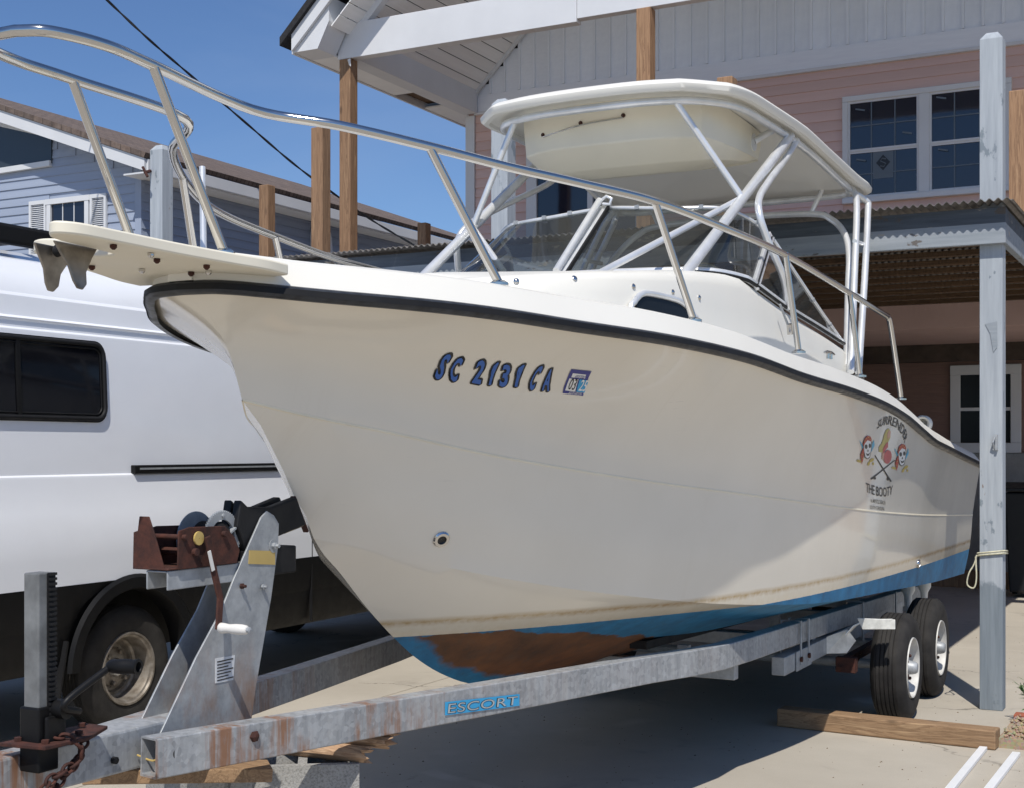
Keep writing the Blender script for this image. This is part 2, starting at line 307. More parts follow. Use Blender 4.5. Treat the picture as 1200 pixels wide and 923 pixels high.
class MB:
    def __init__(s): s.v = []; s.f = []
    def add(s, vs, fs):
        k = len(s.v); s.v += [tuple(p) for p in vs]; s.f += [tuple(i + k for i in q) for q in fs]; return s
    def box(s, a, b):
        x0, y0, z0 = [min(p, q) for p, q in zip(a, b)]; x1, y1, z1 = [max(p, q) for p, q in zip(a, b)]
        return s.add([(x0, y0, z0), (x1, y0, z0), (x1, y1, z0), (x0, y1, z0), (x0, y0, z1), (x1, y0, z1), (x1, y1, z1), (x0, y1, z1)],
                     [(0, 3, 2, 1), (4, 5, 6, 7), (0, 1, 5, 4), (1, 2, 6, 5), (2, 3, 7, 6), (3, 0, 4, 7)])
    def bar(s, p, q, w, h, up=(0, 0, 1)):
        p = Vector(p); q = Vector(q); d = (q - p).normalized(); u = Vector(up); sd = d.cross(u).normalized(); u = sd.cross(d)
        vs = [c + sd * i * w / 2 + u * j * h / 2 for c in (p, q) for i, j in ((-1, -1), (1, -1), (1, 1), (-1, 1))]
        return s.add(vs, [(3, 2, 1, 0), (4, 5, 6, 7), (0, 1, 5, 4), (1, 2, 6, 5), (2, 3, 7, 6), (3, 0, 4, 7)])
    def tube(s, pts, r, n=10, closed=False, cap=True):
        pts = [Vector(p) for p in pts]; m = len(pts); rs = r if isinstance(r, (list, tuple)) else [r] * m
        prev = None; vs = []
        for i, p in enumerate(pts):
            a = pts[(i - 1) % m] if (closed or i > 0) else p; b_ = pts[(i + 1) % m] if (closed or i < m - 1) else p
            t = (b_ - a).normalized()
            if prev is None:
                u = Vector((0, 0, 1)) if abs(t.z) < .9 else Vector((1, 0, 0)); u = (u - t * u.dot(t)).normalized()
            else: u = (prev - t * prev.dot(t)).normalized()
            prev = u; w = t.cross(u)
            for k in range(n):
                a_ = 2 * math.pi * k / n; vs.append(p + (u * math.cos(a_) + w * math.sin(a_)) * rs[i])
        fs = []
        for i in range(m if closed else m - 1):
            j = (i + 1) % m
            for k in range(n): fs.append((i * n + k, i * n + (k + 1) % n, j * n + (k + 1) % n, j * n + k))
        if cap and not closed: fs += [tuple(range(n))[::-1], tuple((m - 1) * n + k for k in range(n))]
        return s.add(vs, fs)
    def lathe(s, prof, c, axis='x', n=32, cap=False):
        # prof: (radius, along); axis direction from centre c
        ax = {'x': (Vector((1, 0, 0)), Vector((0, 1, 0)), Vector((0, 0, 1))), 'z': (Vector((0, 0, 1)), Vector((1, 0, 0)), Vector((0, 1, 0))), 'y': (Vector((0, 1, 0)), Vector((0, 0, 1)), Vector((1, 0, 0)))}
        A, U, W = ax[axis] if isinstance(axis, str) else axis
        c = Vector(c); vs = []; m = len(prof)
        for r, h in prof:
            for k in range(n):
                a = 2 * math.pi * k / n; vs.append(c + A * h + (U * math.cos(a) + W * math.sin(a)) * r)
        fs = [(i * n + k, i * n + (k + 1) % n, (i + 1) * n + (k + 1) % n, (i + 1) * n + k) for i in range(m - 1) for k in range(n)]
        if cap: fs += [tuple(range(n))[::-1], tuple((m - 1) * n + k for k in range(n))]
        return s.add(vs, fs)
    def prism(s, poly, d):
        d = Vector(d); n = len(poly); vs = [Vector(p) for p in poly] + [Vector(p) + d for p in poly]
        return s.add(vs, [tuple(range(n))[::-1], tuple(range(n, 2 * n))] + [(i, (i + 1) % n, (i + 1) % n + n, i + n) for i in range(n)])
    def grid(s, rows, closed_u=False):
        m = len(rows); n = len(rows[0]); vs = [p for r in rows for p in r]
        fs = [(i * n + j, i * n + (j + 1) % n, (i + 1) * n + (j + 1) % n, (i + 1) * n + j) for i in range(m - 1) for j in range(n if closed_u else n - 1)]
        return s.add(vs, fs)
    def build(s, name, mat, parent=None, smooth=None, bevel=0, subsurf=0, fix=True):
        me = bpy.data.meshes.new(name); o0 = origin(parent)
        me.from_pydata([(p[0] - o0.x, p[1] - o0.y, p[2] - o0.z) for p in s.v], [], s.f)
        if fix:
            import bmesh
            bm = bmesh.new(); bm.from_mesh(me); bmesh.ops.recalc_face_normals(bm, faces=bm.faces); bm.to_mesh(me); bm.free()
        me.materials.append(M[mat] if isinstance(mat, str) else mat)
        if smooth is not None:
            me.polygons.foreach_set('use_smooth', [True] * len(me.polygons)); me.set_sharp_from_angle(angle=R(smooth))
        o = bpy.data.objects.new(name, me); col.objects.link(o)
        if parent is not None: o.parent = parent
        if bevel:
            q = o.modifiers.new('bevel', 'BEVEL'); q.width = bevel; q.segments = 2; q.limit_method = 'ANGLE'; q.angle_limit = R(35)
        return o
def structure(o): o['kind'] = 'structure'; return o
def spline(pts, n=8):
    # Catmull-Rom through points
    P = [Vector(p) for p in pts]; P = [P[0] * 2 - P[1]] + P + [P[-1] * 2 - P[-2]]; out = []
    for i in range(1, len(P) - 2):
        for k in range(n):
            t = k / n; a, b_, c, d = P[i - 1], P[i], P[i + 1], P[i + 2]
            out.append(.5 * ((2 * b_) + (c - a) * t + (2 * a - 5 * b_ + 4 * c - d) * t * t + (3 * b_ - a - 3 * c + d) * t ** 3))
    out.append(P[-2]); return out
def hermite(tab):
    xs = np.array([t[0] for t in tab], float); ys = np.array([t[1] for t in tab], float)
    h = np.diff(xs); dl = np.diff(ys) / h; m = np.zeros(len(xs)); m[0] = dl[0]; m[-1] = dl[-1]
    for i in range(1, len(xs) - 1): m[i] = 0 if dl[i - 1] * dl[i] <= 0 else (h[i - 1] + h[i]) / (h[i - 1] / dl[i] + h[i] / dl[i - 1])
    def f(x):
        x = min(max(x, xs[0]), xs[-1]); i = min(int(np.searchsorted(xs, x, 'right')) - 1, len(xs) - 2); i = max(i, 0)
        t = (x - xs[i]) / h[i]
        return float((1 + 2 * t) * (1 - t) ** 2 * ys[i] + t * (1 - t) ** 2 * h[i] * m[i] + t * t * (3 - 2 * t) * ys[i + 1] + t * t * (t - 1) * h[i] * m[i + 1])
    return f
UNIT = {}
def unit(kind, mat):
    key = (kind, mat)
    if key not in UNIT:
        me = bpy.data.meshes.new(kind)
        if kind == 'lap': # wedge clapboard, unit length x, unit height z, butt standing proud (-y)
            v = [(0, -1, 0), (1, -1, 0), (1, 0, 0), (0, 0, 0), (0, -.25, 1), (1, -.25, 1), (1, 0, 1), (0, 0, 1)]
        else:
            v = [(0, 0, 0), (1, 0, 0), (1, 1, 0), (0, 1, 0), (0, 0, 1), (1, 0, 1), (1, 1, 1), (0, 1, 1)]
        me.from_pydata(v, [], [(0, 3, 2, 1), (4, 5, 6, 7), (0, 1, 5, 4), (1, 2, 6, 5), (2, 3, 7, 6), (3, 0, 4, 7)])
        me.materials.append(M[mat]); UNIT[key] = me
    return UNIT[key]
def piece(name, kind, mat, parent, loc, scale, rotz=0):
    o = bpy.data.objects.new(name, unit(kind, mat)); col.objects.link(o); o.parent = parent
    o.location = Vector(loc) - origin(parent); o.scale = scale; o.rotation_euler = (0, 0, rotz); return o

# ============================================================ THE SETTING
def build_ground():
    structure(MB().box((-400, -300, -.30), (400, 900, -.03)).build('ground', 'sand_ground'))
    base = structure(MB().box((-17.1, -12.1, -.029), (9.1, 17.7, -.012)).build('driveway', 'concrete'))
    xs = [-17, -13, -9, -5.0, 1.5, 5, 9]; ys = [-12, -8, -4, 2, 10.7, 11.86, 16.6, 17.6]
    for i in range(len(xs) - 1):
        for j in range(len(ys) - 1):
            MB().box((xs[i] + .006, ys[j] + .006, -.0115), (xs[i + 1] - .006, ys[j + 1] - .006, 0)).build('slab', 'concrete', base, bevel=.004)
build_ground()

def lap_wall(parent, mat, x0, x1, z0, z1, Y, holes=(), ex=.115, clip=None, side=False, proud=.018):
    # clapboards on a wall facing -y (or +x when side), each course one board per clear run
    z = z0
    while z < z1 - .02:
        h = min(ex, z1 - z); segs = [(x0, x1)]
        if clip: segs = [(max(a, clip(z + h)[0]), min(b_, clip(z + h)[1])) for a, b_ in segs]
        for hx0, hx1, hz0, hz1 in holes:
            if z + h > hz0 + .01 and z < hz1 - .01:
                ns = []
                for a, b_ in segs:
                    if hx1 <= a or hx0 >= b_: ns.append((a, b_)); continue
                    if hx0 > a: ns.append((a, hx0))
                    if hx1 < b_: ns.append((hx1, b_))
                segs = ns
        for a, b_ in segs:
            if b_ - a > .03:
                if side: piece('clapboard', 'lap', mat, parent, (Y, a, z), (b_ - a, proud, h), R(90))
                else: piece('clapboard', 'lap', mat, parent, (a, Y, z), (b_ - a, proud, h))
        z += ex

def build_pink_house():
    H = thing('beach_house', 'pink clapboard house with white gable porch and blue grey batten gable', 'house', (-8.3, 14.7, 0))
    W = 2.2; Y = 14.7
    # windows, upper floor (double unit right, sliding door left)
    p0 = ony(988, 118, Y); p1 = ony(1186, 225, Y); wx0, wx1 = p0.x, p1.x; wz1 = ony(990, 115, Y).z; wz0 = ony(1000, 233, Y).z - .06
    dx0, dx1 = ony(618, 200, Y).x, ony(700, 200, Y).x + .6; dz1 = 5.42
    lx0, lx1 = ony(1114, 480, 17.3).x, ony(1197, 480, 17.3).x; lz0, lz1 = 1.62, 2.68
    core = MB().box((-8.30, Y + .02, 2.93), (W, 22, 5.95)); core.build('wall', 'pink_siding', H)
    MB().box((-8.28, 17.32, 1.62), (W - .02, 21.9, 2.928)).build('wall', 'shaded_pink_siding', H)
    MB().box((-8.42, 12.2, .0), (-8.30, 17.25, 2.96)).build('added_shade_wall', 'shaded_pink_siding', H)  # unseen wall added to keep light out from under the deck
    MB().box((-8.26, 17.27, .0), (W - .04, 21.8, 1.615)).build('foundation_wall', 'cinder', H)
    lap_wall(H, 'pink_siding', -8.20, W, 3.28, 5.79, Y + .018, [(wx0, wx1, wz0, wz1), (dx0, dx1, 3.28, dz1)])
    lap_wall(H, 'shaded_pink_siding', -8.20, W - .05, 1.64, 2.92, 17.318, [(lx0, lx1, lz0, lz1), (-4.95, -4.0, 1.64, 2.6)])
    MB().box((-8.33, Y - .015, 3.0), (-8.205, Y + .03, 5.79)).build('corner_board', 'white_trim', H)
    # double window: frame, two units of two sashes each with a grid
    fr = MB(); t = .06; xm = (ony(1080, 200, Y).x + ony(1087, 200, Y).x) / 2
    for a, b_ in ((wx0, wx0 + t), (wx1 - t, wx1), (xm - .055, xm + .055)): fr.box((a, Y - .045, wz0 + t), (b_, Y + .02, wz1 - t))
    fr.box((wx0, Y - .048, wz1 - t), (wx1, Y + .02, wz1)); fr.box((wx0, Y - .055, wz0), (wx1, Y + .02, wz0 + t))
    F = fr.build('window', 'white_trim', H, bevel=.006)
    for a, b_ in ((wx0 + t, xm - .055), (xm + .055, wx1 - t)):
        zm = (wz0 + wz1) / 2 - .02
        for zz0, zz1, yy in ((wz0 + t, zm, Y - .005), (zm, wz1 - t, Y - .015)):
            MB().box((a, yy, zz0), (b_, yy + .01, zz1)).build('pane', 'window_glass', F)
            g = MB(); s_ = .022
            g.box((a, yy - .014, zz0), (a + s_, yy - .001, zz1)); g.box((b_ - s_, yy - .014, zz0), (b_, yy - .001, zz1))
            g.box((a + s_, yy - .014, zz0), (b_ - s_, yy - .001, zz0 + s_)); g.box((a + s_, yy - .014, zz1 - s_), (b_ - s_, yy - .001, zz1))
            g.build('sash', 'white_trim', F)
            m = MB(); n = 3
            for k in range(1, n):
                xx = a + (b_ - a) * k / n; m.box((xx - .006, yy - .007, zz0 + s_), (xx + .006, yy - .001, zz1 - s_))
            zc = (zz0 + zz1) / 2; m.box((a + s_, yy - .0075, zc - .006), (b_ - s_, yy - .0012, zc + .006))
            m.build('muntin', 'muntin_grey', F)
    # maker's sheet in the lower sash of the left unit: pale square with a dark diamond and an S mark
    q0 = ony(1023, 178, Y - .008); q1 = ony(1047, 208, Y - .008)
    MB().box((q0.x, Y - .009, q1.z), (q1.x, Y - .0055, q0.z)).build('window_sticker', 'muntin_grey', F)
    cx, cz = (q0.x + q1.x) / 2, (q0.z + q1.z) / 2 + .02
    MB().prism([(cx - .075, Y - .0095, cz), (cx, Y - .0095, cz - .085), (cx + .075, Y - .0095, cz), (cx, Y - .0095, cz + .085)], (0, -.002, 0)).build('diamond_mark', 'decal_black', F)
    MB().tube([(cx + .03, Y - .013, cz + .035), (cx - .01, Y - .013, cz + .045), (cx - .03, Y - .013, cz + .02), (cx + .03, Y - .013, cz - .015), (cx + .01, Y - .013, cz - .045), (cx - .03, Y - .013, cz - .035)], .007, 5).build('letter_mark', 'muntin_grey', F)
    for (u, v) in ((1008, 129), (1063, 156), (1009, 188), (1103, 115), (1105, 176)):
        c = ony(u, v, Y - .02); MB().bar((c.x - .05, Y - .022, c.z + .012), (c.x + .05, Y - .022, c.z - .012), .003, .018).build('tape_scrap', 'muntin_grey', F)
    # sliding door behind the hardtop
    fr = MB()
    for a, b_ in ((dx0, dx0 + .14), (dx1 - .1, dx1), ((dx0 + dx1) / 2 + .05, (dx0 + dx1) / 2 + .12)): fr.box((a, Y - .04, 3.28), (b_, Y + .02, dz1 - .12))
    fr.box((dx0, Y - .045, dz1 - .12), (dx1, Y + .02, dz1))
    D = fr.build('glass_door', 'white_trim', H, bevel=.005)
    MB().box((dx0 + .14, Y - .01, 3.3), (dx1 - .1, Y + .01, dz1 - .12)).build('pane', 'window_glass', D)
    # lower window and door in the shade under the deck
    fr = MB(); t = .12; Yl = 17.3
    for a, b_ in ((lx0, lx0 + t), (lx1 - t, lx1)): fr.box((a, Yl - .04, lz0 + t), (b_, Yl + .02, lz1 - t))
    fr.box((lx0, Yl - .045, lz1 - t), (lx1, Yl + .02, lz1)); fr.box((lx0, Yl - .06, lz0), (lx1, Yl + .02, lz0 + t))
    L = fr.build('window', 'white_trim', H, bevel=.006)
    MB().box((lx0 + t, Yl - .012, lz0 + t), (lx1 - t, Yl + .01, lz1 - t)).build('pane', 'shaded_glass', L)
    m = MB(); m.box((lx0 + t, Yl - .03, (lz0 + lz1) / 2 - .02), (lx1 - t, Yl - .013, (lz0 + lz1) / 2 + .02))
    m.box(((lx0 + lx1) / 2 - .01, Yl - .024, lz0 + t), ((lx0 + lx1) / 2 + .01, Yl - .0125, lz1 - t)); m.build('sash', 'white_trim', L)
    a = MB().box((-4.95, 17.25, .2), (-4.0, 17.3, 2.6)).build('door', 'soffit_white', H, bevel=.01)
    MB().box((-4.8, 17.235, 1.4), (-4.15, 17.2495, 2.4)).build('pane', 'shaded_glass', a)
    # frieze, then board and batten gable
    MB().box((-8.2, Y - .035, 5.79), (W, Y + .03, 5.825)).build('trim_strip', 'white_trim', H)
    MB().box((-8.2, Y - .02, 5.827), (W, Y + .03, 6.03)).build('frieze_board', 'batten_board', H)
    ceil = lambda x: min(6.05 + .97 * (x + 8.19), 6.05 + .97 * (2.05 - x))
    x = -8.18
    while x < W - .2:
        zt = min(ceil(x), ceil(x + .2)) + .1
        if zt > 6.1:
            piece('gable_board', 'box', 'batten_board', H, (x + .004, Y - .002, 6.034), (.192, .03, zt - 6.034))
            piece('batten', 'box', 'batten_board', H, (x - .014, Y - .022, 6.034), (.028, .019, zt - 6.034))
        x += .2
    # porch: beams, vaulted plank ceiling, rakes, roof
    MB().box((-8.34, 11.94, 5.80), (-5.54, 12.06, 6.17)).build('porch_beam', 'white_trim', H, bevel=.004)
    MB().box((-5.538, 11.955, 5.835), (W, 12.06, 6.15)).build('porch_beam', 'white_trim', H, bevel=.004)
    MB().box((-8.34, 12.062, 5.805), (-8.15, 14.66, 6.10)).build('side_beam', 'white_trim', H, bevel=.004)
    MB().box((-8.32, 11.97, 5.60), (-8.14, 11.985, 5.66))
    nb = 46; sl = .97; u = Vector((1, 0, sl)).normalized(); L = (2.05 + 8.19) / 2 * math.sqrt(1 + sl * sl); w = L / nb
    for sgn in (1, -1):
        for k in range(nb - 1 if sgn > 0 else 1):
            base = Vector((-8.19, 0, 6.05)) + u * (w * k) if sgn > 0 else Vector((2.05, 0, 6.05))
            o = piece('ceiling_board', 'box', 'soffit_white', H, (base.x, 11.62, base.z), (w - .010 if sgn > 0 else L - .05, 3.06, .012))
            o.rotation_euler = (0, -math.atan(sl) if sgn > 0 else math.pi + math.atan(sl), 0)
    # rake trim at the wall
    for yy, ww, hh, off, nm in ((14.64, .03, .05, -.03, 'rake_trim'), (12.0, .09, .20, .04, 'gable_rafter')):
        a = Vector((-8.2, yy, 6.05 + off)); b_ = Vector((-3.07, yy, 6.05 + off + 5.13 * sl)); MB().bar(a, b_, ww, hh).build(nm, 'white_trim', H)
        a = Vector((2.06, yy, 6.05 + off)); MB().bar(a, b_ + Vector((0.01, 0, 0)), ww, hh).build(nm, 'white_trim', H)
    # roof slabs with black shingles; white rake boards
    for sgn in (1, -1):
        ex = -8.77 if sgn > 0 else 2.63; rx = -3.07
        ez, rz = 5.985, 5.985 + .97 * 5.7
        prof = [(ex, ez), (rx, rz), (rx, rz - .09), (ex, ez - .09)]
        MB().prism([(x_, 11.50, z_) for x_, z_ in prof], (0, 10.9, 0)).build('roof', 'black_shingle', H)
        i = .12 * sgn
        prof = [(ex + i, ez - .09 + .97 * .12 - .003), (rx, rz - .093), (rx, rz - .40), (ex + i, ez - .15)]
        MB().prism([(x_, 11.545, z_) for x_, z_ in prof], (0, .035, 0)).build('rake_board', 'white_trim', H)
    # boxed eave with a panel missing from the soffit
    E_ = [(-8.66, 5.83), (-8.345, 5.83), (-8.2, 6.10), (-8.2, 6.36), (-8.66, 5.965)]
    MB().prism([(-3.07 - 3.9, 12.02, 7.25), (-3.07 + 3.9, 12.02, 7.25), (-3.07, 12.02, 11.1)], (0, .04, 0)).build('sun_block_panel', 'batten_board', H)  # unseen panel added in the peak to keep sun off the porch wall
    MB().prism([(x_, 11.545 + .04, z_) for x_, z_ in E_], (0, .33, 0)).build('eave_return', 'white_trim', H)
    for y0, y1 in ((11.92, 13.55), (14.25, 22.3)):
        MB().box((-8.655, y0, 5.832), (-8.35, y1, 5.85)).build('soffit_panel', 'soffit_white', H)
    MB().box((-8.64, 13.5, 5.90), (-8.36, 14.3, 5.96)).build('soffit_opening', 'joist_wood', H)
    MB().box((-8.685, 11.6, 5.82), (-8.657, 22.3, 6.02)).build('fascia_board', 'white_trim', H)
    for x in (-8.24, -4.84, -1.3):
        MB().box((x - .07, 11.93, 3.262), (x + .07, 12.07, 5.797 if x < -6 else 5.83)).build('porch_post', 'new_wood', H, bevel=.006)
    MB().prism([(-8.2, 11.925, 5.78), (-8.16, 11.92, 5.79), (-8.15, 11.915, 5.70), (-8.18, 11.925, 5.72)], (0, -.003, 0)).build('wrap_flap', 'white_trim', H)
build_pink_house()

def build_deck():
    D = thing('raised_deck', 'raised deck over the boat stern, peeling blue grey beam and corrugated metal edge', 'deck', (-1.3, 9.15, 0))
    x0, x1 = -8.47, -1.205
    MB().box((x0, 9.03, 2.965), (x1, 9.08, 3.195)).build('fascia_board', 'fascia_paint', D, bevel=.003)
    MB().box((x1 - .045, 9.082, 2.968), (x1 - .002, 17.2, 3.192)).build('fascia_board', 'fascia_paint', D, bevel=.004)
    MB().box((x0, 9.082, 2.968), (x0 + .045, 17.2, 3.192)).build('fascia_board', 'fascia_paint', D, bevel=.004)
    y = 9.42
    while y < 17.1:
        MB().box((x0 + .05, y, 3.162), (x1 - .05, y + .09, 3.203)).build('joist', 'joist_wood', D); y += .50
    MB().box((x0 + .05, 17.05, 2.72), (x1 - .05, 17.2, 3.15)).build('ledger_board', 'dark_timber', D)
    # corrugated sheets, wave across x, running along y
    n = 8; wd = (x1 + .06 - x0 + .02) / n
    for k in range(n):
        xa = x0 - .02 + k * wd; m = 96; pit = .052; top = []; bot = []
        rows = []
        off = random.uniform(-.012, .012)
        for yy in (8.925 + off, 17.1):
            row = []
            for i in range(m + 1):
                xx = xa + (wd - .003) * i / m; row.append((xx, yy, 3.222 + .010 * math.sin(2 * math.pi * xx / pit) + .0025 * k % 2 * .001))
            rows.append(row)
        b = MB(); b.grid(rows); b.grid([[(p[0], p[1], p[2] + .004) for p in r] for r in rows][::-1])
        fr = rows[0]; b.grid([fr, [(p[0], p[1], p[2] + .004) for p in fr]])
        b.build('corrugated_sheet', 'roof_metal', D, smooth=50, fix=False)
    MB().box((x0, 14.72, 3.24), (x1, 17.2, 3.27)).build('floor_sheathing', 'joist_wood', D)
    for a, b_ in ((9.3, 11.0), (11.0, 14.6)):
        MB().box((x0 + .3, a + .35, 3.236), (x1 - .3, b_, 3.258)).build('floor_sheathing', 'joist_wood', D)
    def post(x, yy, w, z0, z1, mat, chamf=.02):
        b = MB(); h = w / 2; c = h - chamf
        b.add([(x - h, yy - h, z0), (x + h, yy - h, z0), (x + h, yy + h, z0), (x - h, yy + h, z0), (x - h, yy - h, z1 - chamf * 1.3), (x + h, yy - h, z1 - chamf * 1.3), (x + h, yy + h, z1 - chamf * 1.3), (x - h, yy + h, z1 - chamf * 1.3),
               (x - c, yy - c, z1), (x + c, yy - c, z1), (x + c, yy + c, z1), (x - c, yy + c, z1)],
              [(0, 3, 2, 1), (8, 9, 10, 11)] + [(i, (i + 1) % 4, (i + 1) % 4 + 4, i + 4) for i in range(4)] + [(i + 4, (i + 1) % 4 + 4, (i + 1) % 4 + 8, i + 8) for i in range(4)])
        return b.build('post', mat, D, bevel=.004)
    for x in (-1.30, -4.86, -8.27):
        p = post(x, 9.155, .14, 0, 4.33, 'grey_paint_wood', .035)
        if x == -1.30:
            p['label'] = 'grey post with bare lower half in front of the boat stern'
            MB().prism([(-1.335, 9.083, 2.46), (-1.262, 9.083, 2.475), (-1.262, 9.083, 2.31), (-1.285, 9.083, 2.28), (-1.305, 9.083, 2.40)], (0, -.003, 0)).build('flaked_patch', 'fascia_paint', p)
            b = MB().box((-1.272, 9.06, 1.66), (-1.258, 9.084, 1.76)); b.tube([(-1.278, 9.07, 1.67), (-1.285, 9.05, 1.71), (-1.272, 9.06, 1.75)], .007, 6); b.build('iron_hook', 'galvanised_plain', p)
        if x == -8.27:
            b = MB().tube([(-8.33, 9.08, 4.10), (-8.31, 8.99, 4.07)], .014, 8); b.tube([(-8.335, 8.99, 4.12), (-8.28, 8.99, 4.03)], .012, 8); b.build('lag_bolt', 'rust', p)
    for u, v, Y_ in ((376, 150, 9.2), (313, 218, 10.96), (497, 262, 13.66), (852, 92, 9.3), (1193, 108, 10.65)):
        c = ony(u, v, Y_); z = 4.31
        post(c.x, Y_, .115, 3.2, z, 'new_wood', .004)
    MB().bar((-.9, 13.4, 2.9), (-.2, 13.4, 2.0), .05, .12).build('brace', 'joist_wood', D)
build_deck()

def build_blue_house():
    H = thing('neighbour_house', 'blue vinyl sided house with brown shingle roof beyond the van', 'house', (-12.1, 13, 0))
    xe, ze, sl = -11.72, 5.235, .352; Y = 13.0; xw = -12.08; xr = -17.2
    zr = lambda x: ze - .16 + sl * (xe - x) if x > xr else ze - .16 + sl * (xe - 2 * xr + x)
    MB().prism([(xw, Y + .02, 0), (xw, Y + .02, zr(xw)), (xr, Y + .02, zr(xr)), (2 * xr - xw, Y + .02, zr(xw)), (2 * xr - xw, Y + .02, 0)], (0, 10, 0)).build('wall', 'blue_siding', H)
    gw = [ony(-30, 139, Y), ony(61, 159, Y), ony(61, 192, Y), ony(-30, 206, Y)]
    # openings
    sw0, sw1 = ony(57, 240, Y).x, ony(106, 240, Y).x; sz1 = ony(80, 232, Y).z; sz0 = sz1 - .75
    lap_wall(H, 'blue_siding', -19.5, xw, 2.6, 6.9, Y + .018, [(gw[0].x, gw[1].x, gw[2].z, gw[1].z + .02), (sw0, sw1, sz0, sz1)], clip=lambda z: (-19.5, min(xw, xe - (z - ze + .17) / sl)))
    lap_wall(H, 'blue_siding', Y, 22.9, 2.6, 5.06, xw + .002 - .0, [], side=True)
    MB().box((xw - .09, Y - .012, 2.4), (xw + .012, Y + .05, zr(xw) - .01)).build('corner_board', 'blue_siding', H)
    # roof
    for sg in (1, -1):
        X = (lambda x: x) if sg > 0 else (lambda x: 2 * xr - x)
        pr = [(X(xe), ze), (xr, ze + sl * (xe - xr)), (xr, ze + sl * (xe - xr) + .07), (X(xe + .03), ze + .06)]
        MB().prism([(a, Y - .34, b_) for a, b_ in pr], (0, 10.6, 0)).build('roof', 'shingles', H)
        pr = [(X(xe - .01), ze - .003), (xr, ze + sl * (xe - xr) - .003), (xr, ze + sl * (xe - xr) - .17), (X(xe - .01), ze - .16)]
        MB().prism([(a, Y - .32, b_) for a, b_ in pr], (0, .04, 0)).build('rake_board', 'white_trim', H)
        pr = [(X(xe - .03), ze - .03), (xr, ze + sl * (xe - xr) - .03), (xr, ze + sl * (xe - xr) - .06), (X(xe - .03), ze - .06)]
        MB().prism([(a, Y - .28, b_) for a, b_ in pr], (0, .28, 0)).build('soffit', 'soffit_white', H)
    MB().box((xw, Y - .31, ze - .185), (xe - .012, Y + .02, ze - .165)).build('eave_return', 'white_trim', H)
    MB().box((xw - .02, Y + .02, ze - .175), (xe - .025, 23.3, ze - .155)).build('soffit', 'soffit_white', H)
    MB().box((xe - .022, Y - .28, ze - .16), (xe + .012, 23.3, ze - .005)).build('gutter', 'white_trim', H, bevel=.01)
    # gable window with sloping head
    g = MB().prism([p + Vector((0, .005, 0)) for p in gw], (0, -.02, 0)).build('gable_window', 'gable_glass', H)
    fr = MB(); t = .07
    for a, b_ in ((gw[0], gw[1]), (gw[1] + Vector((0, 0, .03)), gw[2] - Vector((0, 0, .03))), (gw[2], gw[3])): fr.bar(a + Vector((0, -.02, 0)), b_ + Vector((0, -.02, 0)), .06, t)
    fr.build('frame', 'white_trim', g)
    # small window with shutters
    fr = MB(); t = .07
    fr.box((sw0, Y - .04, sz0), (sw0 + t, Y + .02, sz1 - t)); fr.box((sw1 - t, Y - .04, sz0), (sw1, Y + .02, sz1 - t)); fr.box((sw0 - .02, Y - .045, sz1 - t), (sw1 + .02, Y + .02, sz1)); fr.box((sw0 + t, Y - .04, sz0), (sw1 - t, Y + .02, sz0 + t))
    w = fr.build('window', 'white_trim', H)
    MB().box((sw0 + t, Y - .012, sz0 + t), (sw1 - t, Y + .01, sz1 - t)).build('pane', 'window_glass', w)
    m = MB()
    for k in (1, 2): m.box((sw0 + t + (sw1 - sw0 - 2 * t) * k / 3 - .006, Y - .02, sz0 + t), (sw0 + t + (sw1 - sw0 - 2 * t) * k / 3 + .006, Y - .0125, sz1 - t))
    m.build('muntin', 'white_trim', w)
    for a, b_ in ((ony(36, 240, Y).x, sw0 - .02), (sw1 + .02, ony(126, 240, Y).x)):
        s_ = MB(); f = .035
        s_.box((a, Y - .035, sz0), (a + f, Y - .0, sz1)); s_.box((b_ - f, Y - .035, sz0), (b_, Y, sz1)); s_.box((a + f, Y - .035, sz1 - .05), (b_ - f, Y, sz1)); s_.box((a + f, Y - .035, sz0), (b_ - f, Y, sz0 + .05))
        S = s_.build('shutter', 'white_trim', H)
        z = sz0 + .06; l = MB()
        while z < sz1 - .06:
            l.add([(a + f, Y - .028, z), (b_ - f, Y - .028, z), (b_ - f, Y - .004, z + .022), (a + f, Y - .004, z + .022)], [(0, 1, 2, 3)]); z += .026
        l.build('louvre', 'white_trim', S)['kind'] = 'stuff'
    # plumbing vent / downspout on the shaded side wall
    q = onx(367, 262, xw + .06)
    MB().tube(spline([(xw, q.y + .5, q.z - 1), (xw + .06, q.y + .45, q.z - .6), (xw + .06, q.y + .4, q.z - .1), (xw + .06, q.y + .2, q.z), (xw + .06, q.y, q.z - .1), (xw + .06, q.y, q.z - 1)], 5), .035, 8).build('downspout', 'white_trim', H, smooth=40)
build_blue_house()

def build_cable():
    pts = [ony(60, -62, 11.5), ony(125, 0, 12.4), ony(175, 47, 12.9), ony(225, 90, 13.6), ony(290, 146, 14.4), ony(345, 193, 15.2), ony(395, 230, 15.9), ony(440, 261, 17.0), ony(486, 288, 18.6)]
    pts = [pts[0] + (pts[0] - pts[1]) * 2.5] + pts
    sp = spline(pts, 12); o = Vector(sp[-1])
    b = MB(); m = MB()
    for k in (0, 1):
        q = [p + Vector((0, math.cos(i * .55 + k * math.pi), math.sin(i * .55 + k * math.pi))) * .008 for i, p in enumerate(sp)]
        b.tube(q, .011, 6)
    tag(b.build('power_cable', 'cable_black', None, smooth=60), 'black twisted service cable sagging across the sky', 'cable')
build_cable()

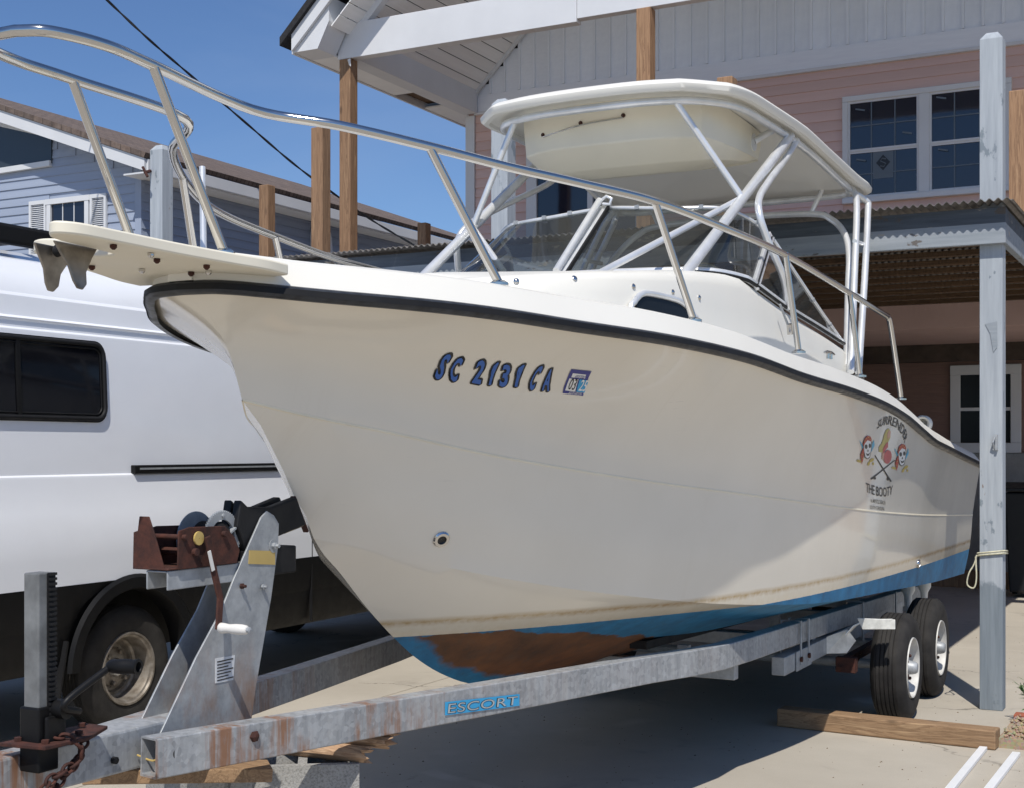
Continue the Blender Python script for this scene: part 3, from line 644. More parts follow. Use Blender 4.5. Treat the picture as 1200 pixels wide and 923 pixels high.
# ============================================================ THE BOAT
XC = -2.92; YT = 10.98
def build_boat():
    B = thing('power_boat', 'white walkaround motor boat with hardtop and bow rail on a trailer', 'boat', (XC, 3.6, 0))
    hbS = hermite([(3.33, 0), (3.342, .09), (3.37, .15), (3.44, .225), (3.62, .38), (3.8, .53), (4.03, .68), (4.455, .874), (4.92, 1.03), (5.54, 1.15), (6.1, 1.218), (6.9, 1.266), (7.6, 1.284), (8.5, 1.29), (9.3, 1.298), (10, 1.288), (11, 1.27)])
    zS = hermite([(3.33, 2.178), (3.5, 2.165), (4.03, 2.135), (4.455, 2.107), (4.91, 2.087), (5.54, 2.050), (6.1, 1.995), (6.91, 1.950), (7.63, 1.898), (8.1, 1.845), (8.5, 1.78), (8.94, 1.71), (9.4, 1.668), (10.1, 1.61), (11, 1.54)])
    hbK = hermite([(3.625, 0), (3.81, .129), (4.1, .290), (4.43, .449), (4.85, .613), (5.34, .779), (5.97, .944), (6.87, 1.085), (7.86, 1.169), (9, 1.208), (11, 1.212)])
    zK = hermite([(3.625, 1.832), (3.81, 1.782), (4.1, 1.725), (4.43, 1.657), (4.85, 1.592), (5.34, 1.530), (5.97, 1.467), (6.87, 1.386), (7.86, 1.308), (9, 1.24), (11, 1.153)])
    hbC = hermite([(4.03, 0), (4.17, .102), (4.39, .234), (4.61, .355), (5.0, .540), (5.48, .719), (6.01, .862), (6.41, .942), (7.1, 1.038), (8.36, 1.123), (9.76, 1.153), (11, 1.15)])
    zC = hermite([(4.03, 1.345), (4.17, 1.312), (4.39, 1.243), (4.61, 1.185), (5.0, 1.102), (5.48, 1.022), (6.01, .951), (6.41, .910), (7.1, .854), (8.36, .803), (9.76, .740), (11, .698)])
    zKeel = hermite([(4.03, 1.345), (4.07, 1.302), (4.194, 1.207), (4.36, 1.069), (4.56, .923), (4.734, .815), (4.961, .711), (5.182, .641), (5.6, .585), (6.3, .555), (8, .53), (11, .48)])
    stem = [(2.178, 3.33), (2.107, 3.435), (2.049, 3.507), (1.977, 3.563), (1.894, 3.63 - .03), (1.832, 3.625), (1.743, 3.731), (1.664, 3.793), (1.586, 3.856), (1.512, 3.905), (1.44, 3.976), (1.345, 4.03)]
    stemY = hermite([(a, b_) for a, b_ in sorted(stem)])
    N = 90
    def station(Y0, t): return Y0 + (YT - Y0) * t ** 1.7
    def S(t): y = station(3.33, t); return Vector((hbS(y), y, zS(y)))
    def K(t): y = station(3.625, t); return Vector((hbK(y), y, zK(y)))
    def C(t): y = station(4.03, t); return Vector((hbC(y), y, zC(y)))
    def KE(t): y = station(4.03, t); return Vector((.0, y, zKeel(y)))
    def side(t, s, lo, hi, concave):
        a = lo(t); c_ = hi(t); p = a.lerp(c_, s)
        if concave > 0:
            e = 1.12 + 2.1 * math.exp(-(t / .36) ** 2); p.x = a.x + (c_.x - a.x) * s ** e
        else: p.x += .012 * math.sin(math.pi * s) * min(1, p.x / .3)
        y0 = stemY(lo(0).lerp(hi(0), s).z); f = 1 - t ** 1.7; lin = lo(0).lerp(hi(0), s).y
        p.y += f * (y0 - lin)
        return p
    rows = []
    for i in range(N + 1):
        t = i / N; r = []
        for j in range(6): q = KE(t).lerp(C(t), j / 6); q.z -= 0; r.append(q)
        for j in range(6): r.append(side(t, j / 6, C, K, -.012))
        for j in range(11): r.append(side(t, j / 10, K, S, .055))
        rows.append(r)
    mir = lambda p: Vector((2 * XC - p.x, p.y, p.z))
    port = [[Vector((XC + p.x, p.y, p.z)) for p in r] for r in rows]
    b = MB(); full = [[mir(p) for p in r[::-1]] + r[1:] for r in port]
    b.grid(full)
    last = full[-1]; n0 = len(b.v); b.add(last, [tuple(range(len(last)))])
    hull = b.build('hull', 'hull_gelcoat', B, smooth=28, fix=False)
    import bmesh
    bm = bmesh.new(); bm.from_mesh(hull.data); bmesh.ops.remove_doubles(bm, verts=bm.verts, dist=.0008); bmesh.ops.recalc_face_normals(bm, faces=bm.faces)
    # open at the top: force normals outwards
    f0 = max(bm.faces, key=lambda f: f.calc_center_median().x)
    if f0.normal.x < 0: bmesh.ops.reverse_faces(bm, faces=bm.faces)
    bm.to_mesh(hull.data); bm.free(); hull.data.set_sharp_from_angle(angle=R(24))
    off = origin(B)
    bvh = BVHTree.FromPolygons([v.co + off for v in hull.data.vertices], [p.vertices[:] for p in hull.data.polygons])
    def hull_at(y, z, eps=.0025):           # point on the port side of the hull at (y, z), lifted by eps
        h = bvh.ray_cast(Vector((0, y, z)), Vector((-1, 0, 0)))
        if h[0] is None: h = bvh.find_nearest(Vector((XC + 1.3, y, z)))
        n = h[1] if h[1].x > 0 else -h[1]
        return h[0] + n * eps, n
    def decal(poly_list, name, mat, eps, parent=hull, sub=.03):
        # poly_list: flat polygons in (y, z) hull coordinates; conformed to the hull side
        bm = bmesh.new()
        for P in poly_list:
            vs = [bm.verts.new((0, y, z)) for y, z in P]
            try: bm.faces.new(vs)
            except ValueError: pass
        bmesh.ops.triangulate(bm, faces=bm.faces)
        for _ in range(4):
            es = [e for e in bm.edges if e.calc_length() > sub]
            if not es: break
            bmesh.ops.subdivide_edges(bm, edges=es, cuts=1); bmesh.ops.triangulate(bm, faces=bm.faces)
        for v in bm.verts:
            p, n = hull_at(v.co.y, v.co.z, eps); v.co = p - off
        me = bpy.data.meshes.new(name); bm.to_mesh(me); bm.free(); me.materials.append(M[mat])
        o = bpy.data.objects.new(name, me); col.objects.link(o); o.parent = parent; return o
    def text_polys(s, size, shear=0, offset=0, space=1.0):
        cu = bpy.data.curves.new('t', 'FONT'); cu.body = s; cu.size = size; cu.shear = shear; cu.offset = offset; cu.space_character = space; cu.resolution_u = 3
        to = bpy.data.objects.new('t', cu); col.objects.link(to)
        dg = bpy.context.evaluated_depsgraph_get(); me = to.evaluated_get(dg).to_mesh()
        P = [[(me.vertices[i].co.x, me.vertices[i].co.y) for i in p.vertices] for p in me.polygons]
        to.to_mesh_clear(); bpy.data.objects.remove(to); return P
    def place_text(s, name, mat, y0, z0, y1, z1, height, eps, shear=0, offset=0, arc=None, lean=0, parent=hull, shifts=None):
        P = text_polys(s, 1, shear, offset) if s != '1' else [[(.13, 0), (.36, 0), (.36, .72), (.22, .72), (0, .60), (0, .45), (.13, .50)]]
        xs = [x for p in P for x, _ in p]; w0, w1 = min(xs), max(xs)
        L = math.hypot(y1 - y0, z1 - z0); k = L / (w1 - w0); d = ((y1 - y0) / L, (z1 - z0) / L); nrm = (-d[1], d[0])
        out = []
        for p in P:
            q = []
            for x, y in p:
                h = y * height / .70; a = (x - w0) * k + lean * h
                if arc:
                    th = (a / L - .5) * arc; rad = L / arc; cx, cz = (y0 + y1) / 2, (z0 + z1) / 2
                    if rad > 0: yy = cx + (rad + h) * math.sin(th); zz = cz + (rad + h) * math.cos(th) - rad
                    else: yy = cx + (rad + h) * math.sin(th) ; zz = cz + (rad + h) * math.cos(th) - rad
                    q.append((yy, zz))
                else: q.append((y0 + d[0] * a + nrm[0] * h, z0 + d[1] * a + nrm[1] * h))
            out.append(q)
        if shifts: out = [[(y + dy, z + dz) for y, z in p] for dy, dz in shifts for p in out]
        return decal(out, name, mat, eps, parent)
    def pix(u, v):                     # photo point -> (y, z) on the hull side
        h = bvh.ray_cast(Vector((0, 0, CAM_H)), _ray(u, v).normalized()); return (h[0].y, h[0].z), h[0], h[1]
    # registration number, each character its own decal
    chars = [('S', 508, 524, 440, 443), ('C', 525, 542, 443, 445), ('2', 552, 570, 446, 448), ('1', 570, 580, 449, 450), ('3', 584, 601, 450, 451), ('1', 600, 611, 451, 452), ('C', 618, 632, 453, 455), ('A', 634, 650, 455, 456)]
    for ch, ua, ub, va, vb in chars:
        (y0, z0), _, _ = pix(ua, va + 1.5); (y1, z1), _, _ = pix(ub - (5 if ch == '1' else 7), vb + 1.5)
        (yt, zt), _, _ = pix(ua + 6, va - 23); hgt = (zt - z0) * .95
        ring8 = [(.0055 * math.cos(q), .0055 * math.sin(q)) for q in [2 * math.pi * k / 10 for k in range(10)]]
        args = (y0 + .0015, z0 + .001, y1 - .0015, z1 + .001, hgt - .002)
        place_text(ch, 'registration_character', 'decal_black', *args, .0022, lean=-.92, offset=.03, shifts=ring8)
        place_text(ch, 'character_face', 'decal_blue', *args, .0036, lean=-.92, offset=.03)
    # validation sticker
    def quad(px, name, mat, eps): return decal([[pix(u, v)[0] for u, v in px]], name, mat, eps)
    quad([(669.5, 432.5), (693, 435), (683, 463), (659, 460.5)], 'sticker', 'decal_navy', .0022)
    quad([(671, 437), (686.5, 438.7), (685, 443.5), (669, 441.8)], 'sticker_panel', 'decal_white', .0032)
    quad([(667, 443), (677.5, 444.2), (673.5, 458.5), (661.8, 457.2)], 'sticker_panel', 'decal_white', .0032)
    quad([(679, 444.2), (689.5, 445.4), (684.5, 459.8), (675, 458.7)], 'sticker_panel', 'sticker_cyan', .0032)
    for s_, ua, ub, va, mt in (('03', 664.5, 672.5, 455.5, 'decal_black'), ('25', 677, 685, 457, 'decal_white')):
        a, b_ = pix(ua, va)[0], pix(ub, va + 1)[0]; place_text(s_, 'sticker_number', mt, a[0], a[1], b_[0], b_[1], .038, .0042, lean=-.8, offset=.01)
    a, b_ = pix(672.5, 442)[0], pix(684, 443.3)[0]; place_text('REGISTERED', 'sticker_lettering', 'decal_navy', a[0], a[1], b_[0], b_[1], .010, .0042)
    a, b_ = pix(665, 460.6)[0], pix(680, 462)[0]; place_text('SOUTH CAROLINA', 'sticker_lettering', 'decal_white', a[0], a[1], b_[0], b_[1], .009, .0042)
    # pirate artwork and the name; drawn in a local frame (a: aft, b: up) anchored on the hull
    (yc, zc), _, _ = pix(1035, 532)
    def pp(u, v): return pix(u, v)[0]
    def blob(cx, cy, rx, ry, n=14, rot=0):
        c_, s_ = math.cos(rot), math.sin(rot)
        return [(cx + rx * math.cos(a) * c_ - ry * math.sin(a) * s_, cy + rx * math.cos(a) * s_ + ry * math.sin(a) * c_) for a in [2 * math.pi * k / n for k in range(n)]]
    def art(polys, name, mat, eps):
        for P in polys: decal([[pp(u, v) for u, v in P]], name, mat, eps, sub=.05)
    def skull(cx, cy, s):
        T = lambda P: [(cx + x * s * .85, cy + y * s) for x, y in P]
        art([T([(-9.5, -9), (-8, -5), (-5, 2), (-1, 9), (0, 8), (-4, 0), (-7, -6)]), T([(10, -9), (9, -4), (5, 3), (-2, 11), (-1, 12), (7, 4), (11, -3)])], 'cutlass', 'decal_cyan', .0022)
        art([T(blob(-10, 15, 3.4, 1.6, 8, .3)), T(blob(7, 14, 3.6, 1.8, 8, -.5)), T(blob(3, 18, 1.6, 2.6, 8, .5)), T(blob(9, 18, 1.2, 1.8, 8))], 'gold_hilt', 'decal_gold', .0024)
        art([T([(-5.2, -5), (-1, -11), (5.5, -11.5), (7, -6), (7, 0), (6, 5), (4.5, 11), (1, 13), (-2.5, 11), (-4, 5)])], 'skull_outline', 'decal_black', .0028)
        art([T([(-4.2, -4), (-1, -10), (5, -10), (6, -5), (6, 0), (5, 5), (3.8, 10), (1, 12), (-1.8, 10), (-3.2, 4)])], 'skull_face', 'decal_white', .0036)
        art([T(blob(-1, -1.5, 1.9, 2.6)), T(blob(4, -2.5, 1.6, 2.6)), T([(1.6, 1.2), (.4, 4), (2.4, 4)]), T([(-1.6, 5.6), (1.5, 7), (4.2, 5.2), (3, 8.4), (.4, 9)])], 'skull_feature', 'decal_black', .0044)
        art([T([(-5, -4.5), (-3, -11), (1, -14), (5, -13), (6.5, -9.5), (6, -7.2), (1, -9), (-2.5, -5.5), (-4.6, -1)]), T([(-4.5, -1), (-6, 4), (-8.5, 8), (-7.5, 14), (-6.8, 19), (-4.6, 12), (-3.8, 5)])], 'red_bandana', 'decal_red', .0046)
        art([T(blob(x, y, .7, .5, 6)) for x, y in ((-1, -11), (2, -12), (4, -10), (-3, -8), (-6, 7), (-6.6, 12))], 'bandana_dot', 'decal_gold', .0054)
    skull(1015, 524, 1.03); skull(1055.5, 533, .98)
    art([[(1041, 501), (1038, 503), (1035.5, 509), (1034, 517), (1029.5, 523), (1029.5, 528.5), (1033, 529.5), (1037, 526), (1040, 518), (1043, 512), (1043, 504)]], 'woman_hair', 'decal_yellow', .0024)
    art([[(1041, 503), (1043.3, 505), (1042.5, 511), (1039.5, 514), (1039, 508)], [(1033.5, 528), (1033, 537), (1034.5, 538), (1036, 530)]], 'woman_skin', 'decal_skin', .0034)
    art([[(1038, 518), (1040, 517), (1040, 523), (1037.5, 526), (1034.3, 531), (1034, 525)], blob(1039.6, 534.5, 4.6, 8.2, 14, .1)], 'woman_dress', 'decal_pink', .0040)
    art([[(1024.5, 533), (1025.3, 532.5), (1044.5, 563), (1043, 564)], [(1048, 538), (1048.3, 538.8), (1020.5, 561.5), (1019.8, 560)], blob(1024.6, 559.5, 1.6, 1.8, 7), blob(1040, 560.5, 1.3, 2, 7)], 'crossed_rod', 'decal_black', .0030)
    a, b_ = pp(1026.5, 502), pp(1061, 513); mid = ((a[0] + b_[0]) / 2, (a[1] + b_[1]) / 2)
    # arched name: follow an arc defined through three hull points
    def arched(s_, pts_low, pts_high, name, mat, eps):
        P = text_polys(s_, 1, .0, .01); xs = [x for p in P for x, _ in p]; w0, w1 = min(xs), max(xs)
        lo = [pp(*q) for q in pts_low]; hi = [pp(*q) for q in pts_high]; n = len(lo) - 1
        def at(L_, t):
            t = min(max(t, 0), .9999) * n; i = int(t); f = t - i; return (L_[i][0] * (1 - f) + L_[i + 1][0] * f, L_[i][1] * (1 - f) + L_[i + 1][1] * f)
        out = []
        for p in P:
            q = []
            for x, y in p:
                t = (x - w0) / (w1 - w0); h = y / .72; l = at(lo, t); g = at(hi, t); q.append((l[0] * (1 - h) + g[0] * h, l[1] * (1 - h) + g[1] * h))
            out.append(q)
        return decal(out, name, mat, eps)
    arched('SURRENDER', [(1027, 502), (1033, 498), (1040, 496.5), (1048, 499), (1054, 504.5), (1058, 511), (1059.5, 519)], [(1029.5, 492), (1035, 487.5), (1042, 486), (1050, 488.5), (1057.5, 495), (1062, 502), (1063, 512)], 'boat_name', 'decal_black', .0030)
    arched('THE BOOTY', [(1015, 576), (1022, 578.5), (1030, 581), (1038, 581), (1045, 578)], [(1014.5, 564.5), (1022, 567), (1030, 569.5), (1038, 570), (1046, 567.5)], 'boat_name', 'decal_black', .0030)
    arched('N. MYRTLE BEACH', [(1020, 588), (1037, 590.5)], [(1020, 583.5), (1037, 586)], 'home_port_lettering', 'decal_black', .0030)
    arched('SOUTH CAROLINA', [(1019, 595.2), (1036, 597.5)], [(1019, 591.2), (1036, 593.5)], 'home_port_lettering', 'decal_black', .0030)
    # drain fitting and aft through-hull
    for (u, v, r, nm) in ((517, 631, .034, 'drain_fitting'), (1076, 660, .03, 'aft_fitting')):
        (y, z), p, n = pix(u, v)
        if n.x < 0: n = -n
        t1 = n.orthogonal().normalized(); t2 = n.cross(t1)
        MB().lathe([(r, -.004), (r, .004), (r * .85, .010), (r * .55, .010), (r * .5, .0)], p, (n, t1, t2), 20).build(nm, 'stainless', B, smooth=40)
        MB().lathe([(0.001, .0012), (r * .5, .0012)], p, (n, t1, t2), 20).build('bore', 'decal_black', bpy.data.objects[nm])
    # stem plate and bow eye
    b = MB(); b.bar((XC, 3.905, 1.50), (XC, 3.985, 1.37), .022, .010, (0, -1, .6)); b.build('stem_plate', 'rust', B, bevel=.003)
    b = MB(); b.tube([(XC, 3.93, 1.47), (XC, 3.86, 1.46), (XC, 3.83, 1.42), (XC, 3.86, 1.38), (XC, 3.965, 1.40)], .010, 8); b.build('bow_eye', 'stainless', B, smooth=60)
    # knuckle bead
    def strip(f, r0, name, mat, up, dn, outw, t0=.0):
        for sg in (1, -1):
            rows = []
            for i in range(N + 1):
                t = t0 + (1 - t0) * i / N; p = f(t); x = lambda d: XC + sg * (max(p.x, 0) + d)
                rows.append([Vector((x(-.004), p.y, p.z + up)), Vector((x(outw), p.y, p.z + up * .5)), Vector((x(outw), p.y, p.z - dn * .5)), Vector((x(-.006), p.y, p.z - dn))])
            MB().grid(rows).build(name, mat, B, smooth=50)
    strip(K, 0, 'spray_strip', 'stripe', .009, .004, .0024, .002)
    # rub rail: black half-round with a wider top bead
    path = []
    NN = 120
    ys = [3.33 + (YT - 3.33) * (i / NN) ** 2.2 for i in range(NN + 1)]
    prt = [Vector((XC + hbS(y), y, zS(y))) for y in ys]; loop = [mir(p) for p in prt[::-1]] + prt[1:]
    prof = [(-.006, .020), (.010, .021), (.019, .016), (.026, .006), (.028, -.004), (.025, -.014), (.015, -.022), (-.006, -.023)]
    rows = []
    for i, p in enumerate(loop):
        a = loop[max(i - 1, 0)]; c_ = loop[min(i + 1, len(loop) - 1)]; t = (c_ - a); t.z = 0; t.normalize(); nrm = Vector((t.y, -t.x, 0))
        if nrm.y > .2: nrm = nrm
        rows.append([p + nrm * dx + Vector((0, 0, dz)) for dx, dz in prof])
    MB().grid(rows).build('rub_rail', 'black_rail', B, smooth=50)
    b = MB(); b.grid([[Vector(r[3]) + (Vector(r[3]) - Vector(r[0])).normalized() * .002 + Vector((0, 0, .005)), Vector(r[4]) + (Vector(r[4]) - Vector(r[0])).normalized() * .003 - Vector((0, 0, .004))] for r in rows])
    b.build('rail_insert', 'black_rubber', B, smooth=50)
    # ---- deck moulding
    zt = lambda y: zS(y) + .020
    rows = []
    stn = sorted(set([3.315 + (8.2 - 3.315) * (i / 46) ** 1.6 for i in range(47)] + [8.2001] + [8.3 + .27 * i for i in range(10)] + [10.93]))
    for y in stn:
        hb = hbS(min(max(y, 3.335), 11)) + .008; z = zt(y); f = min(1, hb / .35)
        lip = .085 if y < 8.6 else .085 - .02 * min(1, (y - 8.6))
        if y <= 8.2: r = [(hb, z), (hb - .012 * f, z + .02), (hb - .05 * f, z + lip), (hb - .075 * f, z + lip + .01), (hb * .55, z + lip - .005), (hb * .3, z + lip + .015), (0, z + lip + .02)]
        else: r = [(hb, z), (hb - .012, z + .02), (hb - .05, z + lip), (hb - .075, z + lip + .01), (hb - .24, z + lip + .008), (hb - .27, 1.0), (0, .99)]
        rows.append([Vector((XC - a, y, c_)) for a, c_ in r] + [Vector((XC + a, y, c_)) for a, c_ in r[::-1][1:]])
    b = MB().grid(rows); fr = rows[0]; b.add(fr, [tuple(range(len(fr)))])
    b.build('deck', 'gelcoat', B, smooth=35, fix=False)
    # transom cap and inner transom
    zz = zt(YT); b = MB()
    prof = [(10.92, .98), (10.92, zz + .06), (10.99, zz + .06), (11.0, zz - .07), (10.96, zz - .08)]
    b.grid([[Vector((XC + x, y, z)) for y, z in prof] for x in (-1.16, -.6, 0, .6, 1.16)]); b.build('transom_cap', 'gelcoat', B, smooth=30)
    b = MB().box((XC - 1.1, 10.98, .72), (XC + 1.1, 11.42, .82)); b.build('swim_platform', 'gelcoat', B, bevel=.02)
    b = MB().prism([(XC - .22, 11.0, 1.2), (XC - .18, 11.0, 1.72), (XC + .18, 11.0, 1.72), (XC + .22, 11.0, 1.2)], (0, .45, 0)); b.box((XC - .09, 11.1, .30), (XC + .09, 11.38, 1.2)); b.build('outboard_motor', 'black_plastic', B, bevel=.03)
    # ---- cabin trunk
    cyc = [(0, 4.66), (.2, 4.665), (.38, 4.70), (.52, 4.78), (.62, 4.90), (.70, 5.05), (.765, 5.25), (.81, 5.45), (.86, 5.75), (.90, 6.1), (.935, 6.5), (.965, 7.0), (.985, 7.5), (.99, 7.97)]
    def ztop(y): return hermite([(4.6, 2.345), (5.0, 2.385), (5.4, 2.425), (5.9, 2.475), (6.25, 2.492), (6.45, 2.462), (7, 2.372), (7.97, 2.262)])(y)
    sp = spline([Vector((a, y, 0)) for a, y in cyc], 4)
    sp = [p for p in sp]; sp[0].x = 0
    def ring(k):
        out = []
        for i, p in enumerate(sp):
            a = sp[max(i - 1, 0)]; c_ = sp[min(i + 1, len(sp) - 1)]; t = (c_ - a).normalized(); nr = Vector((-t.y, t.x, 0))
            if i == 0: nr = Vector((0, 1, 0))
            q = Vector((p.x, p.y, 0)) + nr * k[0] ; z0 = zt(p.y) + .06; z1 = ztop(p.y)
            q.x = max(q.x, 0) if i else 0; q.z = z0 + (z1 - z0) * k[1] + k[2]; out.append(q)
        return out
    lv = [(-.03, 0, -.02), (-.008, .08, 0), (0, .25, 0), (.010, .6, 0), (.018, .84, 0), (.030, .93, 0), (.055, .985, 0), (.085, 1.0, .004), (.15, 1, .012)]
    rings = [ring(k) for k in lv]
    rows = [[Vector((XC - p.x, p.y, p.z)) for p in r[::-1]] + [Vector((XC + p.x, p.y, p.z)) for p in r[1:]] for r in rings]
    # close the top: a centre spine
    sp_ = [Vector((XC, p.y, p.z + .03)) for p in rows[-1]]
    b = MB().grid(rows + [sp_]); T = b.build('cabin_trunk', 'gelcoat', B, smooth=42, fix=False)
    # aft bulkhead of the trunk
    ends = [r[-1] for r in rows]; ends2 = [r[0] for r in rows]
    MB().add(ends2 + ends[::-1], [tuple(range(len(ends) * 2))]).build('bulkhead', 'gelcoat', B)
    # moulded step line on the trunk side, screws, cabin window
    tb = BVHTree.FromPolygons([v.co + off for v in T.data.vertices], [p.vertices[:] for p in T.data.polygons])
    def on_trunk(u, v, eps=.003):
        h = tb.ray_cast(Vector((0, 0, CAM_H)), _ray(u, v).normalized())
        if h[0] is None: return None, None
        n = h[1] if h[1].dot(_ray(u, v)) < 0 else -h[1]; return h[0] + n * eps, n
    for u, v in ((544, 332), (605, 330), (673, 326.5), (742, 336), (788, 342.5), (819, 349)):
        p, n = on_trunk(u, v, 0)
        if p is None: continue
        t1 = n.orthogonal().normalized(); MB().lathe([(.012, 0), (.012, .004), (.006, .008), (.001, .008)], p, (n, t1, n.cross(t1)), 10).build('screw_head', 'stainless', T, smooth=50)
    win = [(744, 352), (750, 347), (760, 346), (785, 352), (797, 358), (803, 366), (806, 378), (742, 365)]
    pts = [on_trunk(u, v) for u, v in win]
    if all(p is not None for p, _ in pts):
        nrm = sum((n for _, n in pts), Vector()) / len(pts); nrm.normalize()
        ctr = sum((p for p, _ in pts), Vector()) / len(pts); P = [p for p, _ in pts]
        P = [p - nrm * (p - ctr).dot(nrm) + nrm * .012 for p in P]
        w = MB().prism(P, nrm * -.02).build('cabin_window', 'shaded_glass', T)
        MB().tube(spline([p + (p - ctr).normalized() * .012 for p in P + [P[0]]], 4), .014, 8).build('frame', 'aluminium', w, smooth=60)
        MB().lathe([(.012, 0), (.012, .01), (.002, .014)], ctr + nrm * .014 + Vector((0, .12, -.03)), (nrm, nrm.orthogonal().normalized(), nrm.cross(nrm.orthogonal().normalized())), 10).build('latch', 'stainless', w, smooth=50)
    # ---- windshield
    base = [(0, 6.12, 2.53), (.3, 6.12, 2.525), (.58, 6.15, 2.52), (.75, 6.22, 2.514), (.86, 6.34, 2.493), (.895, 6.44, 2.470), (.925, 6.89, 2.396), (.945, 7.47, 2.335), (.955, 7.95, 2.285)]
    top = [(0, 6.66, 2.955), (.28, 6.64, 2.925), (.45, 6.64, 2.912), (.62, 6.73, 2.910), (.73, 6.85, 2.868), (.785, 7.06, 2.80), (.84, 7.22, 2.67), (.91, 7.56, 2.46), (.95, 7.94, 2.295)]
    V = lambda q, sg=1: Vector((XC + sg * q[0], q[1], q[2]))
    W_ = None
    fr = MB()
    for sg in (1, -1):
        bs = spline([V(q, sg) for q in base], 5); tp = spline([V(q, sg) for q in top], 5)
        fr.tube([p + Vector((0, 0, .004)) for p in bs], .018, 8); fr.tube(tp, .0115, 8)
    WF = fr.build('windshield_frame', 'aluminium', B, smooth=50)
    WF_ = MB()
    for sg in (1, -1):
        bs = spline([V(q, sg) for q in base], 5); WF_.tube([p + Vector((sg * .012, -.014, -.006)) for p in bs], .009, 6)
    WF_.build('gasket', 'black_rubber', WF, smooth=50)
    for sg in (1, -1):
        bs = [V(q, sg) for q in base]; tp = [V(q, sg) for q in top]; k = 5
        fb = spline(bs[:k + 1], 5); ft = spline(tp[:k + 1], 5)
        rows = [fb, [a.lerp(c_, .5) for a, c_ in zip(fb, ft)], ft]
        MB().grid(rows).build('front_pane', 'screen_glass', WF, smooth=60)
        sb = spline(bs[k:], 5); st = spline(tp[k:], 5)
        MB().grid([sb, st]).build('side_pane', 'smoked_glass' if sg > 0 else 'screen_glass', WF, smooth=60)
        # corner post, flat bar
        a = bs[k] + Vector((sg * .006, -.01, -.01)); c_ = tp[k] + Vector((sg * .006, -.01, 0))
        MB().bar(a, c_, .05, .022, (sg * 1, -.6, 0)).build('corner_post', 'aluminium', WF, bevel=.004)
        MB().bar(a + Vector((sg * .012, -.012, 0)) + (c_ - a) * .02, a + Vector((sg * .012, -.012, 0)) + (c_ - a) * .97, .006, .012, (sg * 1, -.6, 0)).build('post_groove', 'black_rubber', WF)
    a, c_ = V(base[0]), V(top[0])
    MB().bar(a + Vector((0, -.012, 0)), c_ + Vector((0, -.012, 0)), .04, .02, (0, -1, .5)).build('centre_post', 'aluminium', WF, bevel=.003)
    MB().bar(a + Vector((.026, -.010, 0)), c_ + Vector((.026, -.010, 0)), .012, .02, (0, -1, .5)).build('gasket', 'black_rubber', WF)
    b = MB().tube([a + Vector((-.01, -.04, .02)), c_ + Vector((-.01, -.05, .03))], .019, 10); b.build('wiper_arm', 'aluminium', WF, smooth=50)
    MB().tube([c_ + Vector((.0, -.05, .03)), c_ + Vector((.03, -.05, .05)), c_ + Vector((.06, -.05, .035)), c_ + Vector((.05, -.05, .005)), c_ + Vector((0.01, -.05, .01))], .009, 8).build('knob', 'aluminium', WF, smooth=60)
    for sg in (1, -1):    # little clips along the top frame
        tp = spline([V(q, sg) for q in top], 6)
        for i in (4, 8, 15, 26, 31, 36, 41, 45):
            p = tp[i]; MB().box((p.x - .012, p.y - .019, p.z - .008), (p.x + .012, p.y - .010, p.z + .014)).build('clip', 'galvanised_plain', WF)
    # helm seen through the glass
    MB().box((XC - .75, 7.1, 2.05), (XC + .75, 7.5, 2.42)).build('helm_console', 'gelcoat', B, bevel=.03)
    MB().lathe([(.17 + .013 * math.cos(a), .013 * math.sin(a)) for a in [2 * math.pi * k / 8 for k in range(9)]], (XC + .35, 7.05, 2.55), (Vector((0, -.8, .6)), Vector((1, 0, 0)), Vector((0, .6, .8))), 24).build('steering_wheel', 'stainless', B, smooth=60)
    # ---- hardtop
    zh = hermite([(6.2, -.05), (6.5, -.03), (7.0, -.005), (7.6, -.01), (8.2, -.075), (8.7, -.14), (9.0, -.165)])
    def top_ring(inset, z0, tl=True):
        P = [(0, 6.32), (.3, 6.33), (.50, 6.37), (.56, 6.40), (.70, 6.56), (.735, 6.62), (.765, 6.80), (.785, 7.2), (.83, 7.9), (.895, 8.6), (.915, 8.84), (.85, 8.955), (.45, 8.985), (0, 8.995)]
        q = spline([Vector((a, y, 0)) for a, y in P], 4); out = []
        for sg in (1, -1):
            s_ = q if sg > 0 else q[::-1][1:-1]
            for p in s_:
                x, y = sg * p.x, p.y; cy = 7.65; f = 1 - inset / .80
                yy = cy + (y - cy) * (1 - inset / 1.32); zz = z0 + zh(yy) + .02 * (1 - (x / .85) ** 2)
                out.append(Vector((XC + x * f, yy, zz)))
        return out
    zt0 = 3.545
    lv = [(.70, zt0 + .03), (.35, zt0 + .022), (.10, zt0 + .006), (.035, zt0), (.010, zt0 - .014), (0, zt0 - .028), (.004, zt0 - .052), (.016, zt0 - .064), (.04, zt0 - .064), (.05, zt0 - .05), (.12, zt0 - .045), (.35, zt0 - .035), (.70, zt0 - .03)]
    rows = [top_ring(i, z) for i, z in lv]; b = MB().grid(rows, closed_u=True); b.add(rows[0], [tuple(range(len(rows[0])))]); b.add(rows[-1], [tuple(range(len(rows[-1])))[::-1]])
    HT = b.build('hardtop', 'gelcoat', B, smooth=40)
